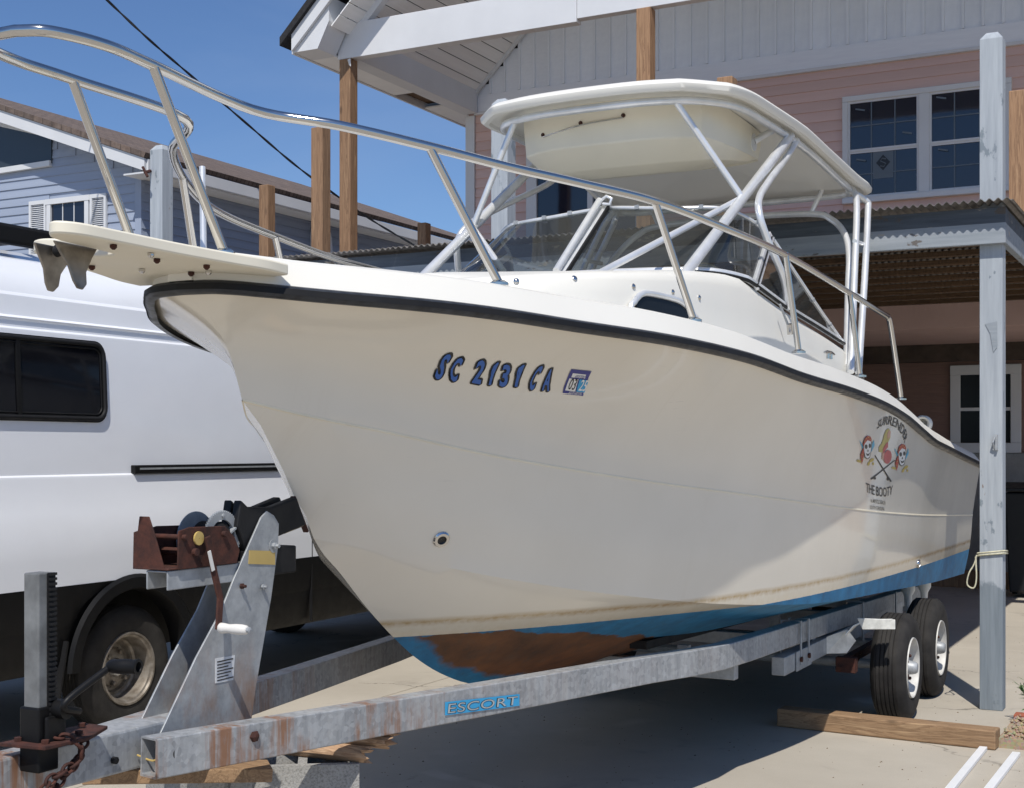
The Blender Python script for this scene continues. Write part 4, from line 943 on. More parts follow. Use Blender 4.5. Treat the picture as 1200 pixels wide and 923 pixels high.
    # moulded box under the hardtop's front
    def box_ring(f, z, ya, yb, sl=-.02):
        P = [(.0, ya), (.30, ya + .02), (.47, ya + .11), (.55, ya + .25), (.565, yb - .2), (.50, yb - .06), (.30, yb), (0, yb)]
        q = spline([Vector((a * f, y, z)) for a, y in P], 4); out = []
        for p in q: out.append(Vector((XC + p.x, p.y, p.z + sl * (p.y - ya))))
        for p in q[::-1][1:-1]: out.append(Vector((XC - p.x, p.y, p.z + sl * (p.y - ya))))
        return out
    rows = [box_ring(1.0, 3.51, 6.58, 7.75), box_ring(1.0, 3.44, 6.585, 7.75), box_ring(.99, 3.29, 6.60, 7.72, .04), box_ring(.985, 3.28, 6.605, 7.72, .06), box_ring(.90, 3.185, 6.73, 7.66, .16), box_ring(.885, 3.178, 6.75, 7.65, .18), box_ring(.5, 3.165, 6.9, 7.5, .2)]
    b = MB().grid(rows, closed_u=True); b.add(rows[-1], [tuple(range(len(rows[-1])))])
    bx = b.build('overhead_box', 'gelcoat_under', HT, smooth=20)
    xb = BVHTree.FromPolygons([v.co + off for v in bx.data.vertices], [p.vertices[:] for p in bx.data.polygons])
    def on_box(u, v, e=.01):
        h = xb.ray_cast(Vector((0, 0, CAM_H)), _ray(u, v).normalized()); return None if h[0] is None else h[0] - _ray(u, v).normalized() * e
    for seg in (((636, 161), (680, 147), (730, 138)), ((741, 139), (800, 139), (866, 136))):
        q = [on_box(*s_) for s_ in seg]
        if all(q):
            sp2 = spline(q, 4); MB().tube(sp2, .0045, 6).build('screen_track', 'stainless', HT, smooth=60)
            for p in q: MB().lathe([(.011, -.004), (.011, .006), (.002, .010)], p + Vector((0, .006, .012)), (Vector((0, -1, 0)), Vector((1, 0, 0)), Vector((0, 0, 1))), 8).build('screw_head', 'rust', HT, smooth=40)
    # aluminium frame under the hardtop edge and the legs
    ys_ = [6.58, 6.75, 7.0, 7.4, 8.0, 8.6, 9.2, 9.42]
    zf = lambda y: zt0 - .080 + zh(y)
    fp = [(0, 6.42), (.28, 6.435), (.49, 6.51), (.61, 6.65), (.675, 6.87), (.70, 7.2), (.75, 7.9), (.80, 8.5), (.81, 8.70), (.74, 8.82), (.4, 8.84), (0, 8.85)]
    fq = spline([Vector((a, y, zf(y))) for a, y in fp], 4)
    ringp = [Vector((XC + p.x, p.y, p.z)) for p in fq] + [Vector((XC - p.x, p.y, p.z)) for p in fq[::-1][1:-1]]
    MB().tube(ringp, .021, 10, closed=True).build('top_frame', 'aluminium', HT, smooth=60)
    def leg(pts, r, name='support_pipe', mat='aluminium', k=8):
        return MB().tube(spline(pts, k) if len(pts) > 2 else pts, r, 12).build(name, mat, B, smooth=60)
    z_at = lambda y, a=0: zf(y) - a
    # forward main legs
    pb = onx(800, 325, XC + .75); pt = Vector((XC + .735, 7.62, zf(7.62))); leg([pb, pt], .027)
    sb = onx(478, 343, XC - .74); st = onx(642, 173, XC - .69); st.z = min(st.z, zf(st.y)); leg([sb, st], .027)
    jp = onx(866, 236, (pb.x + pt.x) / 2 + .0); fpn = Vector((XC + .46, 6.50, zf(6.5)))
    J = pb.lerp(pt, .50); leg([fpn, J], .017)
    leg([Vector((XC + .43, 5.62, 2.46)), J + Vector((-.01, 0, .0))], .017)
    Js = sb.lerp(st, .42); leg([Vector((XC - .46, 6.50, zf(6.5))), Js], .017)
    leg([onx(590, 318, XC - .42), Js], .017)
    for P in (pb, sb): MB().lathe([(.045, -.03), (.045, -.01), (.03, .02)], P, 'z', 14, True).build('leg_foot', 'aluminium', B, smooth=40)
    # second, S-bent legs
    for sg in (1, -1):
        X = XC + sg * .94
        q = [onx(925, 362, XC + .945), onx(917, 323, XC + .94), onx(900, 283, XC + .90), onx(890, 252, XC + .87), onx(890, 232, XC + .84), onx(901, 213, XC + .80), onx(920, 187, XC + .74), Vector((XC + .745, 7.72, zf(7.72)))]
        if sg < 0: q = [mir(p) for p in q]
        leg(q, .019)
    a = onx(915, 362, XC + .96)
    MB().tube([onx(914, 357, XC + .96), onx(926, 388, XC + .985)], .006, 6).build('stay_wire', 'galvanised_plain', B)
    MB().tube([onx(925, 380, XC + .985), onx(926, 392, XC + .985)], .016, 8).build('wire_fitting', 'stainless', B)
    # aft legs, rungs, arch
    for sg in (1, -1):
        m_ = (lambda p: p) if sg > 0 else mir
        l1 = [onx(997, 436, XC + 1.03), onx(1001, 330, XC + .95), onx(1004, 245, XC + .88), onx(1001, 226, XC + .84), onx(993, 215, XC + .79)]
        l2 = [onx(1006, 437, XC + 1.04), onx(1013, 330, XC + .97), onx(1017, 250, XC + .905), onx(1015, 236, XC + .885), Vector((XC + .80, 8.70, zf(8.7)))]
        for l in (l1, l2): leg([m_(p) for p in l], .021)
        for va, vb in ((283, 288), (345, 350), (403, 407)):
            f = lambda l, v: onx(np.interp(v, [213, 330, 436], [1002, 1001, 997] if l == 1 else [1018, 1013, 1006]), v, XC + np.interp(v, [213, 330, 436], [.86, .95, 1.03]))
            leg([m_(f(1, va)), m_(f(2, vb))], .014, 'rung')
        i1 = [onx(992, 430, XC + .98), onx(994, 340, XC + .88), onx(995, 300, XC + .84), onx(990, 275, XC + .78), ony(975, 258, 8.78), ony(950, 251, 8.80)]
        i1 = [m_(p) for p in i1] + [Vector((XC, i1[-1].y, i1[-1].z + .02))]
        leg(i1, .021, 'rear_arch')
    p = ony(950, 251, 8.80); leg([p, p + Vector((.08, .02, .17))], .016)
    leg([mir(p), mir(p) + Vector((-.08, .02, .17))], .016)
    bx_ = onx(905, 163, XC + .60)
    leg([onx(884, 166, XC + .575), onx(895, 159, XC + .62), onx(914, 149, XC + .70)], .019, 'cross_pipe')
    MB().lathe([(.05, -.006), (.05, .006), (.022, .010)], onx(883, 167, XC + .565), 'x', 16, True).build('pipe_flange', 'aluminium', B, smooth=40)
    # ---- bow rail (stainless): one continuous tube
    def rb(w, y, z): return Vector((XC + w, y, z))
    loop = [rb(-.15, 3.50, 2.765), rb(-.16, 3.02, 2.79), rb(-.17, 2.82, 2.79), rb(-.13, 2.66, 2.79), rb(-.05, 2.61, 2.79), rb(.05, 2.61, 2.79), rb(.13, 2.66, 2.79), rb(.17, 2.82, 2.79), rb(.16, 3.02, 2.785), rb(.14, 3.50, 2.765)]
    aft = [onx(400, 148, XC + .36), onx(502, 172, XC + .54), onx(600, 197, XC + .70), onx(680, 215, XC + .82), onx(770, 237, XC + .94), onx(850, 268, XC + 1.02), onx(920, 299, XC + 1.06), onx(996, 344, XC + 1.12), onx(1038, 370, XC + 1.15)]
    end = [onx(1042, 375, XC + 1.152), onx(1047, 405, XC + 1.16), onx(1056, 467, XC + 1.18)]
    portp = loop[5:] + aft; sm = spline(portp, 7)
    r_ = .0165
    # starboard side of the rail mirrored from the measured port side, dropping a little at its bend as in the photo
    stb = [mir(p) for p in sm[::-1]]
    MB().tube([mir(p) for p in spline([aft[-1] + (aft[-1] - aft[-2]) * .0] + end, 5)[::-1]] + stb + sm + spline([aft[-1]] + end, 5)[1:], r_, 12).build('bow_rail', 'stainless', B, smooth=60)
    def stan(top_, bot_, r=.0155): 
        s_ = MB().tube([top_, bot_], r, 10).build('stanchion', 'stainless', B, smooth=60)
        d = Vector((0, 0, 1)); MB().lathe([(.034, -.006), (.034, .004), (.02, .012)], bot_, 'z', 14, True).build('stanchion_base', 'stainless', B, smooth=40)
    zp = 2.275
    pairs = [(rb(.16, 3.02, 2.785), rb(.175, 3.32, zp)), (onx(502, 170, XC + .54), onx(585, 333, XC + .67)), (onx(768, 238, XC + .935), onx(813, 376, XC + 1.0)), (onx(920, 296, XC + 1.06), onx(936, 413, XC + 1.10)), (onx(996, 345, XC + 1.12), onx(1008, 441, XC + 1.16))]
    for a, c_ in pairs: stan(a, c_); stan(mir(a), mir(c_))
    q_ = onx(237, 196, XC - .40); MB().tube([q_, Vector((q_.x + .06, q_.y - .06, 2.25))], .012, 10).build('stanchion', 'aluminium', B, smooth=60)
    MB().lathe([(.034, -.006), (.034, .004), (.02, .012)], end[-1], 'z', 14, True).build('stanchion_base', 'stainless', B, smooth=40)
    # ---- pulpit with anchor roller
    outl = [(.055, 2.76), (.08, 2.70), (.125, 2.68), (.17, 2.73), (.195, 2.86), (.225, 3.05), (.265, 3.22), (.305, 3.36), (.31, 3.47), (0, 3.5)]
    slot = [(0, 3.00), (.035, 2.99), (.05, 2.94)]
    half = spline([Vector((a, y, 0)) for a, y in slot + outl[:-1]], 4)
    tp_, bt_ = [], []
    contour = [Vector((XC + p.x, p.y, 0)) for p in half] + [Vector((XC, 3.5, 0))] + [Vector((XC - p.x, max(p.y, 2.95 - .0) if p.y < 3.0 and False else p.y + max(0, 3.0 - p.y) * .55, 0)) for p in half[::-1][:-1]]
    zl = lambda y, d=0: 2.285 - .045 * (y - 2.7) + d
    n = len(contour); b = MB()
    b.add([Vector((p.x, p.y, zl(p.y))) for p in contour] + [Vector((p.x, p.y, zl(p.y, -.036))) for p in contour], [tuple(range(n)), tuple(range(n, 2 * n))[::-1]] + [(i, (i + 1) % n, (i + 1) % n + n, i + n) for i in range(n)])
    PU = b.build('bow_pulpit', 'gelcoat_under', B, smooth=35, bevel=.006)
    for sg in (1, -1):
        cx = XC + sg * .035
        pl = [(2.755, 2.248), (2.92, 2.245), (2.895, 2.215), (2.865, 2.17), (2.862, 2.135), (2.845, 2.118), (2.825, 2.12), (2.812, 2.14), (2.80, 2.18), (2.775, 2.215)]
        MB().prism([(cx + sg * .03 * (2.24 - z) / .2, y, z) for y, z in pl], (.008 * sg, 0, 0)).build('anchor_cheek', 'worn_steel', PU, bevel=.003)
    MB().lathe([(.010, -.03), (.018, -.026), (.012, 0), (.018, .026), (.010, .03)], (XC, 2.83, 2.232), 'x', 16, True).build('anchor_roller', 'black_rubber', PU, smooth=50)
    for dx, y in ((.16, 2.86), (.17, 3.0), (.12, 3.08), (.19, 3.22), (.13, 3.3), (-.14, 2.9), (-.16, 3.1), (.06, 3.3), (-.05, 3.2)):
        MB().lathe([(.010, 0), (.010, -.008), (.004, -.014)], (XC + dx, y, zl(y, -.037)), 'z', 8, True).build('bolt', 'rust' if random.random() < .4 else 'stainless', PU, smooth=40)
    # cleat on the side deck, hailer / light near the stern, transducer under the transom
    c_ = onx(972, 421, XC + 1.06); b = MB(); b.tube([c_ + Vector((0, -.10, .03)), c_ + Vector((0, -.04, .035)), c_ + Vector((0, .04, .035)), c_ + Vector((0, .10, .03))], [.006, .010, .010, .006], 8)
    for d in (-.03, .03): b.tube([c_ + Vector((0, d, 0)), c_ + Vector((0, d, .032))], .009, 8)
    b.build('cleat', 'stainless', B, smooth=50)
    c_ = onx(1082, 496, XC + 1.06); MB().lathe([(.001, .05), (.05, .05), (.06, .03), (.06, -.03), (.05, -.04), (.035, -.03)], c_, 'y', 18).build('deck_light', 'white_plastic', B, smooth=50)
    for u, v, l in ((1064, 694, .16), (1083, 690, .10)):
        c_ = onx(u, v, XC + .95); MB().lathe([(.05, .06), (.05, .02), (.028, -.02), (.022, -l)], c_, 'z', 12, True).build('transducer', 'white_plastic', B, smooth=50)
    return hull_at
build_boat()

# ============================================================ THE TRAILER
def wheel(parent, cx_out, y, z, R_, width, name='wheel', sg=1, rimr=.185):
    w = MB()
    hw = width
    prof = [(rimr + .004, 0.012), (rimr + .02, .004), (R_ - .075, .0), (R_ - .045, -.004), (R_ - .022, -.014), (R_ - .006, -.028)]
    pr = [(r, -sg * (-h)) for r, h in prof]
    # outer side at x = cx_out, tyre goes inwards
    def X(h): return -sg * h
    tread = [(R_ - .010, .030), (R_, .040)]
    for k in range(5):
        a = .040 + (hw - .08) * k / 5; bq = .040 + (hw - .08) * (k + 1) / 5
        tread += [(R_, a + .003), (R_, bq - .006), (R_ - .009, bq - .004), (R_ - .009, bq)]
    P = [(rimr + .002, .020), (rimr + .008, .006), (rimr + .03, .003), ((R_ + rimr) / 2, -.004), (R_ - .055, .0), (R_ - .028, .010), (R_ - .014, .022)] + tread[1:] + [(R_, hw - .036), (R_ - .014, hw - .02), (R_ - .05, hw), ((R_ + rimr) / 2, hw + .004), (rimr + .01, hw - .006), (rimr + .002, hw - .02)]
    w.lathe([(r, X(h)) for r, h in P], (cx_out, y, z), 'x', 56)
    T = w.build(name, 'tyre_rubber', parent, smooth=25)
    return T
def build_trailer():
    T = thing('boat_trailer', 'galvanised tandem axle boat trailer with rusty winch stand and tongue jack', 'trailer', (XC, 3.0, 0))
    zr = lambda y: .765 - .0285 * (y - 3.08)      # rail centre height
    # tongue tube and V rails, hollow section with an open end
    b = MB().bar((XC, 1.55, .80), (XC, 3.62, .765), .095, .125); b.build('tongue', 'galvanised', T, bevel=.008)
    def hollow(pts, w, h, t, name='frame_rail'):
        rows = []
        m = len(pts)
        for i, p in enumerate(pts):
            a = Vector(pts[max(i - 1, 0)]); c = Vector(pts[min(i + 1, m - 1)]); d = (c - a).normalized(); sd = d.cross(Vector((0, 0, 1))).normalized(); u = sd.cross(d)
            r = []
            for (ww, hh) in ((w / 2, h / 2), (w / 2 - t, h / 2 - t)):
                r.append([Vector(p) + sd * x * ww + u * y * hh for x, y in ((-1, -1), (1, -1), (1, 1), (-1, 1))])
            rows.append(r)
        b = MB(); b.grid([r[0] for r in rows], True); b.grid([r[1] for r in rows], True)
        for r in (rows[0], rows[-1]): b.grid([r[0], r[1]], True)
        return b.build(name, 'galvanised', T, smooth=20, bevel=.004)
    for sg in (1, -1):
        X = lambda o: XC + sg * o
        pts = [(X(.115), 3.05, zr(3.05) - .008), (X(.4335), 4.54, zr(4.54) - .006), (X(.66), 5.6, zr(5.6)), (X(.745), 5.92, zr(5.92)), (X(.79), 6.2, zr(6.2)), (X(.80), 6.6, zr(6.6)), (X(.80), 8.5, zr(8.5)), (X(.80), 10.9, zr(10.9))]
        hollow(pts, .078, .118, .006)
    # cross members
    for y, dz in ((6.45, -.10), (7.9, -.10), (9.6, -.10), (10.8, -.05)):
        o = .5 if y < 5 else .80
        MB().box((XC - o, y - .03, zr(y) - .14 + (0 if y > 5 else .03)), (XC + o, y + .03, zr(y) - .065 + (0 if y > 5 else .03))).build('cross_member', 'galvanised_plain', T, bevel=.005)
    # sub rail carrying the axles, hangers, U bolts
    for sg in (1, -1):
        X = lambda o: XC + sg * o
        MB().box((X(.765), 7.15, .445), (X(.84), 10.2, .545)).build('axle_rail', 'galvanised_plain', T, bevel=.005)
        MB().box((X(.842), 7.35, .44), (X(.85), 7.65, .55)).build('joint_plate', 'galvanised_plain', T, bevel=.003)
        for yy in (7.42, 7.58):
            MB().lathe([(.016, 0), (.016, .012), (.004, .014)], (X(.85), yy, .50), 'x' if sg > 0 else (Vector((-1, 0, 0)), Vector((0, 1, 0)), Vector((0, 0, 1))), 8, True).build('bolt', 'rust', T)
            zz = zr(yy) + .07
            MB().tube([(X(.852), yy, .47), (X(.852), yy, zz), (X(.74), yy, zz), (X(.74), yy, .52)], .007, 6).build('u_bolt', 'galvanised_plain', T)
        for yy in (8.9, 9.9): MB().tube([(X(.852), yy, .42), (X(.852), yy, zr(yy) + .07), (X(.74), yy, zr(yy) + .07)], .007, 6).build('u_bolt', 'galvanised_plain', T)
        # bunks under the hull
        MB().bar((X(.42), 6.1, .72), (X(.52), 10.8, .62), .09, .04).build('bunk', 'black_rubber', T)
        for yy in (6.6, 8.2, 9.9): MB().box((X(.44), yy - .02, zr(yy) - .07), (X(.50), yy + .02, .66)).build('bunk_bracket', 'galvanised_plain', T)
        # fender bracket: bent plate, rusty spring beyond
        b = MB(); b.add([(X(.84), 8.02, .55), (X(.84), 8.02, .45), (X(.95), 8.06, .455), (X(1.0), 8.08, .53), (X(.96), 8.04, .60)], [(0, 1, 2, 3, 4)])
        pl = [(X(.96), 7.98, .58), (X(1.0), 8.02, .63), (X(1.05), 8.03, .655), (X(1.20), 8.05, .665)]
        q = []
        for p in pl: q.append([Vector(p), Vector(p) + Vector((0, .10, 0)), Vector(p) + Vector((0, .10, -.012)), Vector(p) + Vector((0, 0, -.012))])
        b.grid(q, True); b.add([(X(1.20), 8.045, .67), (X(1.20), 8.055, .62), (X(1.05), 8.035, .61), (X(1.05), 8.025, .66)], [(0, 1, 2, 3)])
        b.prism([(X(1.02), 8.02, .672), (X(1.235), 8.05, .672), (X(1.235), 8.05, .615), (X(1.05), 8.03, .605)], (0, .006, 0))
        b.build('fender_bracket', 'white_paint_metal', T, bevel=.003)
        b = MB()
        for k in range(4): b.bar((X(.90), 8.1 + k * .02, .36 + k * .014), (X(.90), 9.7 - k * .02, .36 + k * .014), .045, .010)
        b.build('leaf_spring', 'rust', T)
        for yy in (8.12, 8.16): MB().box((X(.87), yy - .012, .33), (X(.99), yy + .012, .42)).build('shackle', 'rust', T, bevel=.003)
        # wheels
        for yy in (8.52, 9.46):
            W = wheel(T, X(1.25), yy, .325, .33, .205, 'wheel', sg)
            if sg > 0: 
                pass
            b = MB(); q = lambda h: -sg * h
            b.lathe([(.187, q(.012)), (.183, q(.0)), (.176, q(.002)), (.170, q(.035)), (.150, q(.06)), (.120, q(.055)), (.085, q(.040)), (.06, q(.045)), (.042, q(.045))], (X(1.25), yy, .325), 'x', 40)
            b.build('rim', 'rim_paint', W, smooth=35)
            b = MB(); b.lathe([(.045, q(.05)), (.042, q(.01)), (.036, q(-.012)), (.028, q(-.022)), (.001, q(-.024))], (X(1.25), yy, .325), 'x', 20); b.build('hub_cap', 'galvanised_plain', W, smooth=40)
            for k in range(8):
                a = 2 * math.pi * k / 8 + .2
                MB().lathe([(.022, 0), (.021, q(-.0015)), (.001, q(-.0015))], (X(1.25 - .0555), yy + .137 * math.cos(a), .325 + .137 * math.sin(a)), 'x', 10).build('rim_hole', 'black_rubber', W)
            for k in range(5):
                a = 2 * math.pi * k / 5
                MB().lathe([(.010, 0), (.010, q(-.02)), (.004, q(-.024))], (X(1.25 - .043), yy + .072 * math.cos(a), .325 + .072 * math.sin(a)), 'x', 6, True).build('lug_nut', 'rust', W)
            MB().lathe([(.03, q(.05)), (.03, q(1.3))], (X(1.25), yy, .33), 'x', 12).build('axle', 'galvanised_plain', T)
    # ESCORT sticker on the near rail
    def rail_pt(u, v): # near face of the near rail
        y0, y1, x0, x1 = 3.05, 4.54, XC + .115 + .040, XC + .42 + .040
        r = _ray(u, v); k = (x1 - x0) / (y1 - y0) if True else 0
        # second straight: from (.42,4.54) to (.66,5.6)
        k2 = .545 / 2.55; xb = XC + .4335 + .0405
        D = (xb - 4.54 * k2) / (r.x - k2 * r.y); return Vector((r.x * D, r.y * D, CAM_H + r.z * D))
    A, B_, C_, D_ = rail_pt(521, 822), rail_pt(608, 812.5), rail_pt(608, 826), rail_pt(521, 837.5)
    nrm = (B_ - A).cross(D_ - A).normalized(); nrm = nrm if nrm.x > 0 else -nrm
    ez = nrm * .002
    st = MB().prism([p + ez for p in (A, B_, C_, D_)], nrm * .0015).build('maker_sticker', 'sticker_cyan', T)
    cu = bpy.data.curves.new('t', 'FONT'); cu.body = 'ESCORT'; cu.size = 1; cu.space_character = 1.05
    def strip_text(offset, mat, lift, name):
        cu.offset = offset; to = bpy.data.objects.new('t', cu); col.objects.link(to); dg = bpy.context.evaluated_depsgraph_get(); me = to.evaluated_get(dg).to_mesh()
        b = MB(); xs = [v.co.x for v in me.vertices]; w0, w1 = min(xs) - .07, max(xs) + .07
        vs = []
        for v in me.vertices:
            s_ = (v.co.x - w0) / (w1 - w0) * .97 + .015 + (v.co.y - .35) * .02; t_ = .5 - (v.co.y - .35) / .98
            vs.append(A.lerp(B_, s_).lerp(D_.lerp(C_, s_), t_) + nrm * lift)
        b.add(vs, [p.vertices[:] for p in me.polygons]); to.to_mesh_clear(); bpy.data.objects.remove(to)
        b.build(name, mat, st, fix=False)
    strip_text(.028, 'decal_black', .0045, 'lettering_outline'); strip_text(-.001, 'sticker_grey', .0055, 'lettering_fill')
    q = rail_pt(820, 790)
    MB().box((XC + .84, 5.93, .665), (XC + .795, 6.0, .705)) 
    # bolts on the rail and tongue
    for u, v in ((297, 862),):
        y0, x0, k = 3.05, XC + .155, .305 / 1.49; r = _ray(u, v); D = (x0 - y0 * k) / (r.x - k * r.y); p = Vector((r.x * D, r.y * D, CAM_H + r.z * D))
        MB().lathe([(.018, -.002), (.018, .010), (.010, .016), (.001, .018)], p, 'x', 6).build('bolt', 'rust', T)
    for u, v in ((133, 890),):
        p = onx(u, v, XC + .049); MB().lathe([(.011, -.002), (.011, .012), (.001, .014)], p, 'x', 8).build('bolt', 'black_rubber', T)
    p = onx(207, 882, XC + .163); MB().lathe([(.018, .0), (.018, .0035), (.001, .0035)], p, 'x', 16).build('rail_hole', 'decal_black', T)
    p = onx(161, 884, XC + .052); q = onx(192, 887, XC + .15)
    MB().tube(spline([p, p.lerp(q, .4) + Vector((.02, 0, -.012)), p.lerp(q, .7) + Vector((.02, 0, .008)), q], 5), .003, 6).build('wire_tie', 'brass_tag', T)
    # ---- winch stand: two plates
    prof = [(178, 861), (293, 840), (300, 805), (318, 700), (326, 640), (327, 613), (321, 603), (313, 598), (306, 606), (275, 676), (259, 716), (230, 770)]
    S_ = MB()
    for sg in (1, -1):
        x = XC + sg * .045
        P = [onx(u, v, XC + .052) for u, v in prof]; P = [Vector((x, p.y, p.z)) for p in P]
        for p in P[:2]: p.z -= .05
        MB().prism(P, (.007 * sg, 0, 0)).build('stand_plate', 'galvanised_plain', T, bevel=.0015)
    X1 = XC + .0525
    def bolt(u, v, mat='galvanised_plain', r=.013, d=.02, w=True, nm='bolt'):
        p = onx(u, v, X1)
        b = MB()
        if w: b.lathe([(r * 1.8, 0), (r * 1.8, .003), (.001, .003)], p, 'x', 16)
        b.lathe([(r, .003), (r, d), (r * .6, d + .002), (r * .55, d + .012), (.001, d + .012)], p, 'x', 6); b.build(nm, mat, T)
    bolt(320, 639, r=.013, d=.014); bolt(282, 686, 'rust', .010, .010, False); bolt(307, 687, 'galvanised_plain', .010, .010, False)
    P = [onx(292, 644, X1), onx(322, 645, X1), onx(322, 661, X1), onx(291, 660, X1)]; MB().prism(P, (.002, 0, 0)).build('brass_label', 'brass_tag', T)
    P = [onx(252, 771, X1), onx(275, 767, X1), onx(273, 796, X1), onx(252, 800, X1)]; L = MB().prism(P, (.0015, 0, 0)).build('paper_label', 'paper_grey', T)
    b = MB()
    for k in range(7):
        z0 = P[0].z - .010 - k * .010; b.box((X1 + .002, P[0].y + .008, z0), (X1 + .0025, P[1].y - .010 - .012 * (k % 3), z0 - .004))
    b.build('print_line', 'decal_black', L)
    # bow stop arm: black rubber V block on a bracket
    yb = 3.66
    b = MB().prism([(XC, 3.50, 1.40), (XC, 3.53, 1.475), (XC, 3.60, 1.52), (XC, 3.66, 1.485), (XC, 3.78, 1.50), (XC, 3.86, 1.51), (XC, 3.93, 1.38), (XC, 3.80, 1.35), (XC, 3.60, 1.32)], (.05, 0, 0)); b.add([(x * 1, y, z) for x, y, z in []], [])
    b2 = MB()
    for sg in (1, -1):
        b2.prism([(XC + sg * .004, 3.555, 1.41), (XC + sg * .004, 3.575, 1.50), (XC + sg * .006, 3.61, 1.475), (XC + sg * .015, 3.72, 1.47), (XC + sg * .02, 3.86, 1.50), (XC + sg * .02, 3.915, 1.40), (XC + sg * .015, 3.80, 1.375), (XC + sg * .004, 3.60, 1.33)], (sg * .033, 0, 0))
    b2.build('bow_stop', 'black_rubber', T, bevel=.006)
    MB().box((XC - .036, 3.60, 1.235), (XC + .036, 3.88, 1.33)).build('bow_stop', 'black_rubber', T, bevel=.006)
    MB().tube([(XC, 3.70, 1.35), (XC - .0, 3.74, 1.37), (XC, 3.76, 1.345)], .008, 6).build('shackle', 'stainless', T, smooth=60)
    # winch platform and winch
    y0 = onx(171, 676, XC - .044).y
    pl = [(XC - .09, y0, 1.235), (XC + .04, y0, 1.235)]
    b = MB()
    zt_, zb_ = 1.292, 1.232
    for (xa, xb) in ((XC - .044, XC - .038), (XC + .038, XC + .044)): b.box((xa, y0, zb_), (xb, 3.62, zt_))
    b.box((XC - .038, y0, zt_ - .006), (XC + .038, 3.62, zt_)); WP = b.build('winch_platform', 'galvanised_plain', T, bevel=.003)
    MB().box((XC - .11, y0 - .002, zb_), (XC + .05, y0 + .012, zt_ + .001)).build('platform_end', 'rust', T) if False else None
    zb = zt_ + .002
    W = MB(); 
    # winch cheeks (planes across x): left/near cheek and far cheek, shaped
    ch = [(3.245, zb), (3.53, zb), (3.545, zb + .04), (3.52, zb + .085), (3.47, zb + .125), (3.30, zb + .13), (3.25, zb + .12)]
    for x in (XC + .049, XC - .085): W.prism([(x, y, z) for y, z in ch], (.006, 0, 0))
    W.box((XC - .085, y0 - .005, zb), (XC + .05, 3.545, zb + .006))
    # front cheeks as seen from the tongue
    W.prism([(XC - .095, y0 - .004, zb), (XC - .092, y0 - .004, zb + .115), (XC - .075, y0 - .004, zb + .12), (XC - .068, y0 - .004, zb + .165), (XC - .03, y0 - .004, zb + .165), (XC - .01, y0 - .004, zb + .12), (XC + .035, y0 - .004, zb + .0)], (0, .006, 0))
    for (y, z, r) in ((3.27, zb + .10, .009), (3.32, zb + .05, .013), (3.46, zb + .10, .010)): W.tube([(XC - .10, y, z), (XC + .068, y, z)], r, 10)
    wn_ = W.build('winch', 'rust', T, smooth=30, bevel=.002)
    # spool discs and gear
    MB().lathe([(.02, 0), (.092, 0), (.092, .004), (.02, .004)], (XC - .07, 3.47, zb + .078), 'x', 36).build('spool_disc', 'galvanised_plain', wn_, smooth=30)
    n = 60; g = MB(); c = Vector((XC + .012, 3.50, zb + .082)); ring = []
    for k in range(n * 2):
        a = 2 * math.pi * k / (n * 2); r = .092 if k % 2 else .086; ring.append((r, a))
    outer = [c + Vector((0, r * math.cos(a), r * math.sin(a))) for r, a in ring]; inner = [c + Vector((0, .061 * math.cos(a), .061 * math.sin(a))) for _, a in ring]
    g.grid([inner, outer, [p + Vector((.008, 0, 0)) for p in outer], [p + Vector((.008, 0, 0)) for p in inner], inner], True)
    for k in range(3):
        a = 2 * math.pi * k / 3 + .5; g.bar(c + Vector((.004, .07 * math.cos(a), .07 * math.sin(a))), c + Vector((.004, 0, 0)), .006, .03, (1, 0, 0))
    g.lathe([(.02, .0), (.02, .012), (.001, .012)], c, 'x', 16)
    g.build('ring_gear', 'galvanised_plain', wn_, smooth=20)
    for k in range(5):
        a = 2 * math.pi * k / 5 + .3; MB().lathe([(.007, .008), (.007, .014), (.001, .015)], c + Vector((0, .074 * math.cos(a), .074 * math.sin(a))), 'x', 8).build('gear_bolt', 'galvanised_plain', wn_)
    MB().lathe([(.030, -.10), (.055, -.08), (.055, .0), (.03, .02)], c, 'x', 20).build('strap_spool', 'black_rubber', wn_, smooth=40)
    MB().lathe([(.022, 0), (.022, .006), (.001, .006)], onx(232, 630, XC + .058), 'x', 16).build('pawl_disc', 'brass_tag', wn_)
    # winch handle
    h0, h1, h2, h3 = onx(243, 628, XC + .075), onx(251, 670, XC + .075), onx(258, 700, XC + .085), onx(256, 736, XC + .10)
    b = MB(); 
    for p, q in ((h0, h1), (h1, h2), (h2, h3)): b.bar(p, q + (q - p).normalized() * .004, .008, .026, (0, 1, 0))
    b.build('winch_handle', 'rust', wn_, bevel=.002)
    MB().bar(onx(245, 645, XC + .0835), onx(250, 668, XC + .0835), .003, .014, (0, 1, 0)).build('worn_paint', 'dull_white', wn_)
    g0 = onx(257, 735, XC + .10); g1 = g0 + Vector((.125, -.0, .0))
    MB().lathe([(.012, 0), (.017, .006), (.0165, .02), (.014, .04), (.0165, .065), (.0165, .09), (.014, .108), (.009, .112)], g0, 'x', 14, True).build('handle_grip', 'dull_white', wn_, smooth=50)
    MB().lathe([(.009, .112), (.010, .122), (.001, .124)], g0, 'x', 8).build('grip_nut', 'galvanised_plain', wn_)
    # ---- tongue jack
    jy = 2.66; jx = XC + .085
    b = MB().box((jx - .028, jy - .028, .93), (jx + .028, jy + .028, 1.335)); J = b.build('jack', 'worn_galvanised', T, bevel=.004)
    t_ = MB(); z = .95
    while z < 1.33:
        t_.box((jx + .0285, jy + .002, z), (jx + .040, jy + .026, z + .007)); z += .0135
